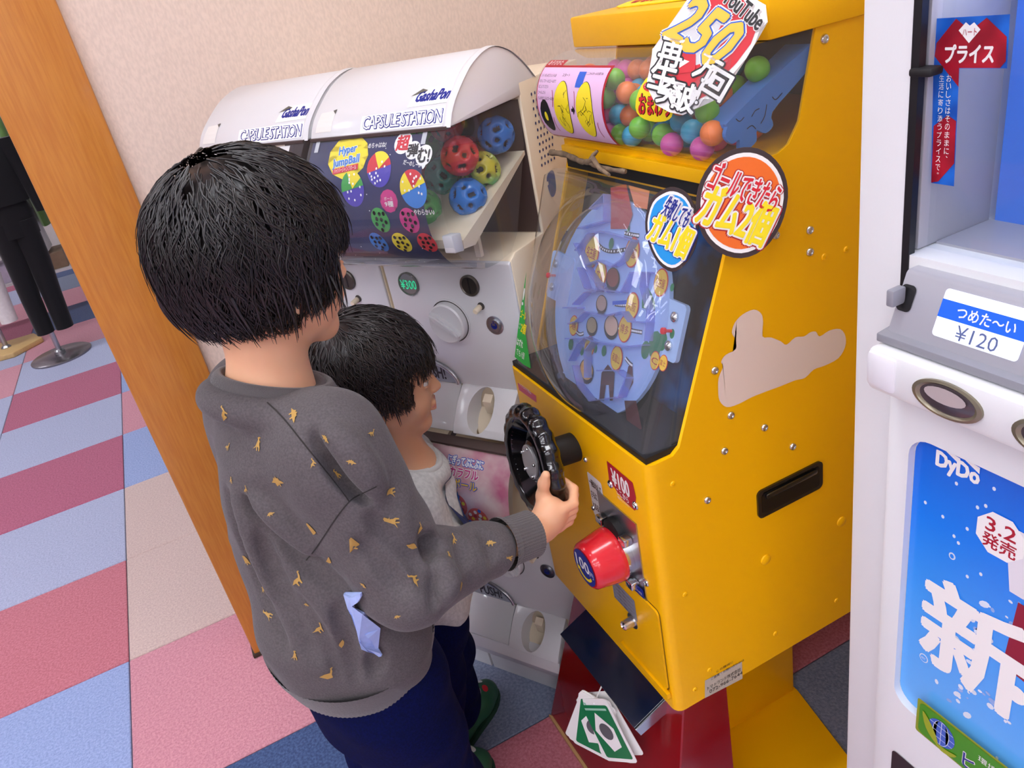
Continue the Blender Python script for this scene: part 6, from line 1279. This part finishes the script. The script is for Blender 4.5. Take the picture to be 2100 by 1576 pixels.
DINO = [[(-1, .05), (-.55, .12), (-.2, .28), (.15, .25), (.4, .2), (.62, .5), (.7, .72), (1, .7), (.98, .58), (.8, .55), (.7, .25), (.45, -.05), (.36, -.5), (.22, -.5), (.2, -.12), (-.05, -.15), (-.12, -.5), (-.26, -.5), (-.26, -.1), (-.6, -.02)],
        [(-.9, -.1), (-.5, .15), (-.35, .4), (-.2, .28), (-.05, .5), (.12, .32), (.3, .4), (.4, .18), (.7, .1), (.95, -.05), (.6, -.12), (.35, -.12), (.32, -.42), (.2, -.42), (.15, -.15), (-.2, -.15), (-.22, -.42), (-.34, -.42), (-.38, -.12)],
        [(-.8, -.5), (-.35, -.2), (-.1, .2), (.1, .55), (.05, .85), (.35, .95), (.6, .8), (.3, .7), (.35, .4), (.55, .3), (.33, .25), (.3, -.05), (.4, -.3), (.3, -.75), (.15, -.75), (.18, -.35), (-.05, -.25), (-.1, -.7), (-.25, -.7), (-.2, -.25), (-.5, -.4)]]
rr = random.Random(4)
for i, (px, py, s, rot) in enumerate(((460, 850, 20, 1.2), (602, 852, 26, -.9), (530, 912, 22, .1), (468, 918, 16, .3), (570, 988, 30, .2), (475, 985, 12, 0), (505, 1005, 12, .8), (668, 900, 16, -.6), (690, 975, 16, .4), (642, 952, 12, .9), (720, 948, 14, -.5), (640, 1085, 20, .9), (725, 1120, 24, .9), (555, 1055, 12, .2), (505, 1150, 20, .4), (610, 1192, 26, .7), (630, 1240, 12, 0), (550, 1262, 20, 1.3), (655, 1290, 24, .5), (700, 1320, 16, 1.2), (605, 1345, 18, .1), (672, 1385, 26, .2), (815, 1265, 12, .3), (800, 1010, 22, 1.3), (860, 1085, 16, .5), (845, 1120, 18, -.8), (805, 1070, 24, 1.4), (930, 1110, 18, .2), (1005, 1115, 20, -.2), (1045, 1145, 14, 1.2), (850, 1190, 22, 1.3), (945, 1205, 20, 1.5), (920, 1140, 12, -.9), (675, 1150, 14, .5), (745, 1200, 12, -.8), (540, 1210, 10, .4), (760, 890, 14, -.5))):
    mp = cloth_map(tA, px, py, rot)
    if mp is None: continue
    k = s / 1580 * .92 * .74; patch('dinosaur_print', [(x * k, y * k) for x, y in DINO[i % 3]], mp, GOLD, sweat, lift=.0011)
# pale blue felt spikes sewn along the side seam
FELT = mat('felt_blue', '#a9bdf0', .9, spec=.15, noise_amt=.06, noise_scale=120, sheen=.3)
fp_ = [(714, 1212), (730, 1216), (743, 1214), (744, 1228), (733, 1240), (748, 1256), (766, 1276), (771, 1284), (758, 1288), (744, 1294), (757, 1308), (772, 1322), (789, 1332), (776, 1338), (758, 1334), (744, 1318), (735, 1290), (726, 1262), (718, 1236)]
bm = bmesh.new(); top_, bot_ = [], []
for i, p in enumerate(smooth_poly(fp_, 2)):
    h = cam_hit(tA, *p)
    if h[0] is None: continue
    up_ = .007 + .0035 * math.sin(i * 1.1); top_.append(bm.verts.new(h[0] + h[1] * up_)); bot_.append(bm.verts.new(h[0] + h[1] * (up_ - .003)))
bm.faces.new(top_); bm.faces.new(bot_[::-1])
for i in range(len(top_)): j = (i + 1) % len(top_); bm.faces.new((top_[i], bot_[i], bot_[j], top_[j]))
bmesh.ops.triangulate(bm, faces=[f for f in bm.faces if len(f.verts) > 4], ngon_method='EAR_CLIP'); b2o('felt_spikes', bm, FELT, sweat)
# trousers, shoes
NAVYC = mat('trouser_navy', '#070f42', .92, spec=.12, col2='#040a30', noise_scale=300, bump=.3, bump_scale=600)
ftr = Field((-.16, .62, .05), (.24, 1.08, .68), .0036)
ftr.loft(A0, FA, RA, [(.50, 0, 0, .090, .120), (.58, 0, 0, .094, .118), (.66, 0, 0, .088, .112)], .02)
fl_ = lambda t, x, y, z: .05 * np.sin(z * 48 + x * 40) + .04 * np.sin(z * 90 - y * 60) * t
for r in (-1, 1): ftr.chain([ap(0, r * .056, .56), ap(.012, r * .064, .33), ap(-.002, r * .066, .085)], [.080, .066, .055], .02, wob=fl_)
trA = link('trousers', ftr.mesh('trousers', 2), NAVYC, personA, smooth=True)
SHOE = mat('shoe_grey', '#4a4d55', .7); SOLE = mat('sole_white', '#e4e2dc', .6)
for r in (-1, 1):
    fsh = Field(ap(-.09, r * .066, 0) - .12, ap(.14, r * .066, .11) + .1, .004); fsh.f[:] = .08
    fsh.cone(ap(-.03, r * .066, .045), ap(.055, r * .070, .036), .036, .032, .02); fsh.cone(ap(.055, r * .070, .036), ap(.105, r * .072, .030), .034, .028, .02); g = fsh.ax[2][None, None, :]; fsh.f = np.maximum(fsh.f, (.004 - g).astype(np.float32))
    so = link('shoe', fsh.mesh('shoe'), SHOE, personA, smooth=True)
    bm = bmesh.new(); pts = [(-.066, 0), (-.05, .03), (.0, .036), (.07, .036), (.12, .022), (.136, 0), (.12, -.022), (.07, -.034), (0, -.034), (-.05, -.03)]
    add_prism(bm, smooth_poly(pts, 3), lambda a, b, h: Vector(ap(a, r * .070 + b, h)), 0, .014); b2o('sole', bm, SOLE, so)
# ------------------------------------------------------------------ the younger child
yawB = math.radians(-16); FB, RB = Fv(yawB); B0 = np.array((.150, 1.108, 0))
LEAN = lambda z: .044 * min(max((z - .30) / .42, 0), 1)
def bp(f, r, z): return B0 + FB * (f + LEAN(z)) + RB * r + np.array((0, 0, z))
def lean(tab): return [(z, cf + LEAN(z), cr, a, b) for z, cf, cr, a, b in tab]
hB = Head((.196, 1.100, .876), yawB, math.radians(-2), .96); hB.hairm = HAIR2
fd = Field((.02, .90, .02), (.40, 1.28, 1.04), .0028); hB.build(fd)
fd.cone(hB.p(-.015, 0, -.05), bp(.006, 0, .725), .040, .042, .02)
for r in (-1, 1): fd.cone(bp(.004, 0, .718), bp(.004, r * .055, .690), .026, .026, .03)
fd.loft(B0, FB, RB, lean([(.40, 0, 0, .065, .080), (.52, .006, 0, .068, .080), (.64, .004, 0, .064, .082), (.71, .002, 0, .050, .078)]), .03)
shoulders = {}
for r in (-1, 1):
    sh, el, wr = bp(.010, r * .085, .675), bp(.035, r * .105, .60), bp(.112, r * .075, .575); fd.chain([sh, el, wr], [.030, .025, .018], .012); shoulders[r] = (sh, el, wr)
    d = (wr - el) / np.linalg.norm(wr - el); t_ = np.array((0, 0, 1.)); s_ = np.cross(d, t_); pc_ = wr + d * .028
    fd.cone(wr, pc_, .015, .015, .01)
    for i, o_ in enumerate((-.015, -.005, .005, .015)): b_ = pc_ + t_ * o_; fd.chain([b_, b_ + d * .022, b_ + d * .036 + s_ * r * -.010], [.0062, .0056, .0046], .003)
    fd.chain([wr + t_ * .008 + d * .008, wr + t_ * .020 + d * .026, wr + t_ * .024 + d * .042], [.0085, .007, .0055], .005)
    lg = -.055 if r > 0 else 0; fd.chain([bp(0, r * .045, .42), bp(.008 + lg * .5, r * .050, .24), bp(lg, r * .052, .06)], [.050, .038, .028], .02)
footB = {}
for r in (-1, 1):
    fy = yawB + (math.radians(50) if r < 0 else 0); Ff, Rf = Fv(fy); an = bp(-.055, r * .052, .05) if r > 0 else bp(.012, r * .056, .05); footB[r] = (an, Ff, Rf); fd.cone(an + np.array((0, 0, -.012)) - Ff * .012, an + Ff * .075 - np.array((0, 0, .020)), .024, .018, .02)
meB = fd.mesh('person'); personB = link('person', meB, SKIN2, None, smooth=True); paint_lips(meB, hB, SKIN2)
tag(personB, 'smaller child in a pale grey sweatshirt watching beside the capsule machines', 'person'); hB.eyes(personB)
hair(hB, personB, HAIR2, 2200, random.Random(8), nape=-.080, front=.014, side=-.028, vol=1.02)
PALE = sweat_mat('sweat_pale', '#d3d4d2', '#bfc1c0', 160); RIBP = mat('rib_pale', '#cbccca', .95, bump=.5, bump_scale=900, sheen=.3)
fs = Field((.03, .90, .38), (.38, 1.28, .78), .0032)
wobB = lambda a, z, f, r: .0035 * np.sin(a * 4 + z * 40) + .003 * np.sin(a * 6 - z * 55 + 1)
fs.loft(B0, FB, RB, lean([(.415, 0, 0, .086, .098), (.46, .004, 0, .094, .106), (.56, .006, 0, .090, .104), (.65, .004, 0, .078, .098), (.69, .004, 0, .062, .086), (.710, .006, 0, .052, .060), (.720, .008, 0, .048, .052)]), .02, wobB)
nrm = Vector(FB * .38 + np.array((0, 0, .92))).normalized(); uF = Vector(FB) - nrm * Vector(FB).dot(nrm); uF.normalize()
for k in range(24):
    a, b = 2 * math.pi * k / 24, 2 * math.pi * (k + 1) / 24; cc_ = np.array(bp(.012, 0, .722)) - np.array(nrm) * .013
    fs.cone(cc_ + np.array(uF) * .055 * math.cos(a) + RB * .056 * math.sin(a), cc_ + np.array(uF) * .055 * math.cos(b) + RB * .056 * math.sin(b), .011, .011, .016)
for r in (-1, 1):
    sh, el, wr = shoulders[r]; fs.cone(bp(.004, r * .045, .690), sh, .030, .041, .03); fs.cone(sh, el, .045, .041, .02, wob=ft); fs.cone(el, el + (wr - el) * .86, .040, .030, .02, wob=ff)
swB = link('sweatshirt', fs.mesh('sweatshirt', 3), PALE, personB, smooth=True)
nrm = Vector(FB * .38 + np.array((0, 0, .92))).normalized(); uF = Vector(FB) - nrm * Vector(FB).dot(nrm); uF.normalize(); ring_band('collar', bp(.012, 0, .722), nrm, uF, Vector(RB), .052, .053, .0066, RIBP, swB, 90, 1.6)
for r in (-1, 1): sh, el, wr = shoulders[r]; sleeve_cuff(el, wr, .0255, swB, RIBP)
tB = snapper(swB)
cm_ = None
h = tB.ray_cast(Vector(bp(.4, .015, .625)), Vector(-FB))
if h[0] is not None:
    O = h[0]; n_ = h[1]; U_ = Vector((0, 0, 1)).cross(n_).normalized(); V_ = n_.cross(U_)
    def cmb(a, b, lift=0): q_ = tB.find_nearest(O + U_ * a + V_ * b); return q_[0] + q_[1] * lift
    e_ = patch('chest_print', smooth_poly([(-.05, -.045), (0, -.055), (.05, -.045), (.055, 0), (.045, .045), (0, .05), (-.045, .045), (-.055, 0)], 4), cmb, mat('chest_navy', '#26345e', .6), swB, lift=.0012)
    patch('chest_print_spot', disc_pts(0, -.01, .026, .026, 20), cmb, mat('chest_blue', '#2f78d6', .6), e_, lift=.0018)
ftr = Field((-.04, .90, .045), (.36, 1.28, .47), .0036)
ftr.loft(B0, FB, RB, lean([(.36, 0, 0, .074, .092), (.42, 0, 0, .078, .092), (.455, 0, 0, .07, .085)]), .02)
for r in (-1, 1): lg = -.055 if r > 0 else 0; ftr.chain([bp(0, r * .046, .40), bp(.010 + lg * .5, r * .052, .24), bp(.002 + lg, r * .054, .075)], [.066, .056, .050], .02, wob=fl_)
link('trousers', ftr.mesh('trousers', 2), NAVYC, personB, smooth=True)
CLOG = mat('clog_green', '#1f5a3c', .5); cloggrey = mat('clog_grey', '#8f9392', .5)
for r in (-1, 1):
    an, Ff, Rf = footB[r]; g0 = lambda f, s, z: np.array((an[0], an[1], 0)) + Ff * f + Rf * s + np.array((0, 0, z))
    fsh = Field(g0(.04, 0, .03) - .13, g0(.04, 0, .03) + .13, .0035); fsh.cone(g0(-.03, 0, .030), g0(.045, 0, .036), .030, .033, .02); fsh.cone(g0(.045, 0, .034), g0(.078, 0, .026), .034, .028, .02); gz = fsh.ax[2][None, None, :]; fsh.f = np.maximum(fsh.f, (.003 - gz).astype(np.float32))
    so = link('clog', fsh.mesh('clog'), CLOG, personB, smooth=True); tC = snapper(so)
    for (f, s, ru, m_) in ((.035, .006, .019, cloggrey), (.072, -.008, .011, mat('clog_pale', '#d5d8d6', .5)), (.062, .018, .010, PR), (.062, -.024, .008, PR), (.030, .008, .005, PY), (-.012, .020, .009, PW)):
        O = Vector(g0(f, s, .12)); q_ = tC.ray_cast(O, Vector((0, 0, -1)))
        if q_[0] is None: continue
        U_ = Vector(Ff); V_ = Vector(Rf); oo = q_[0]
        def cmc(a, b, lift=0): z_ = tC.find_nearest(oo + U_ * a + V_ * b); return z_[0] + z_[1] * lift
        patch('clog_patch', disc_pts(0, 0, ru, ru * .9, 16), cmc, m_, so, lift=.001 + (.0006 if ru < .008 else 0))
    bm = bmesh.new(); add_prism(bm, smooth_poly([(-.062, 0), (-.045, .028), (.0, .032), (.06, .034), (.10, .02), (.108, 0), (.10, -.02), (.06, -.034), (0, -.032), (-.045, -.028)], 3), lambda a, b, h: Vector(g0(a, b, h)), 0, .012); b2o('sole', bm, mat('clog_sole', '#17402c', .7), so)
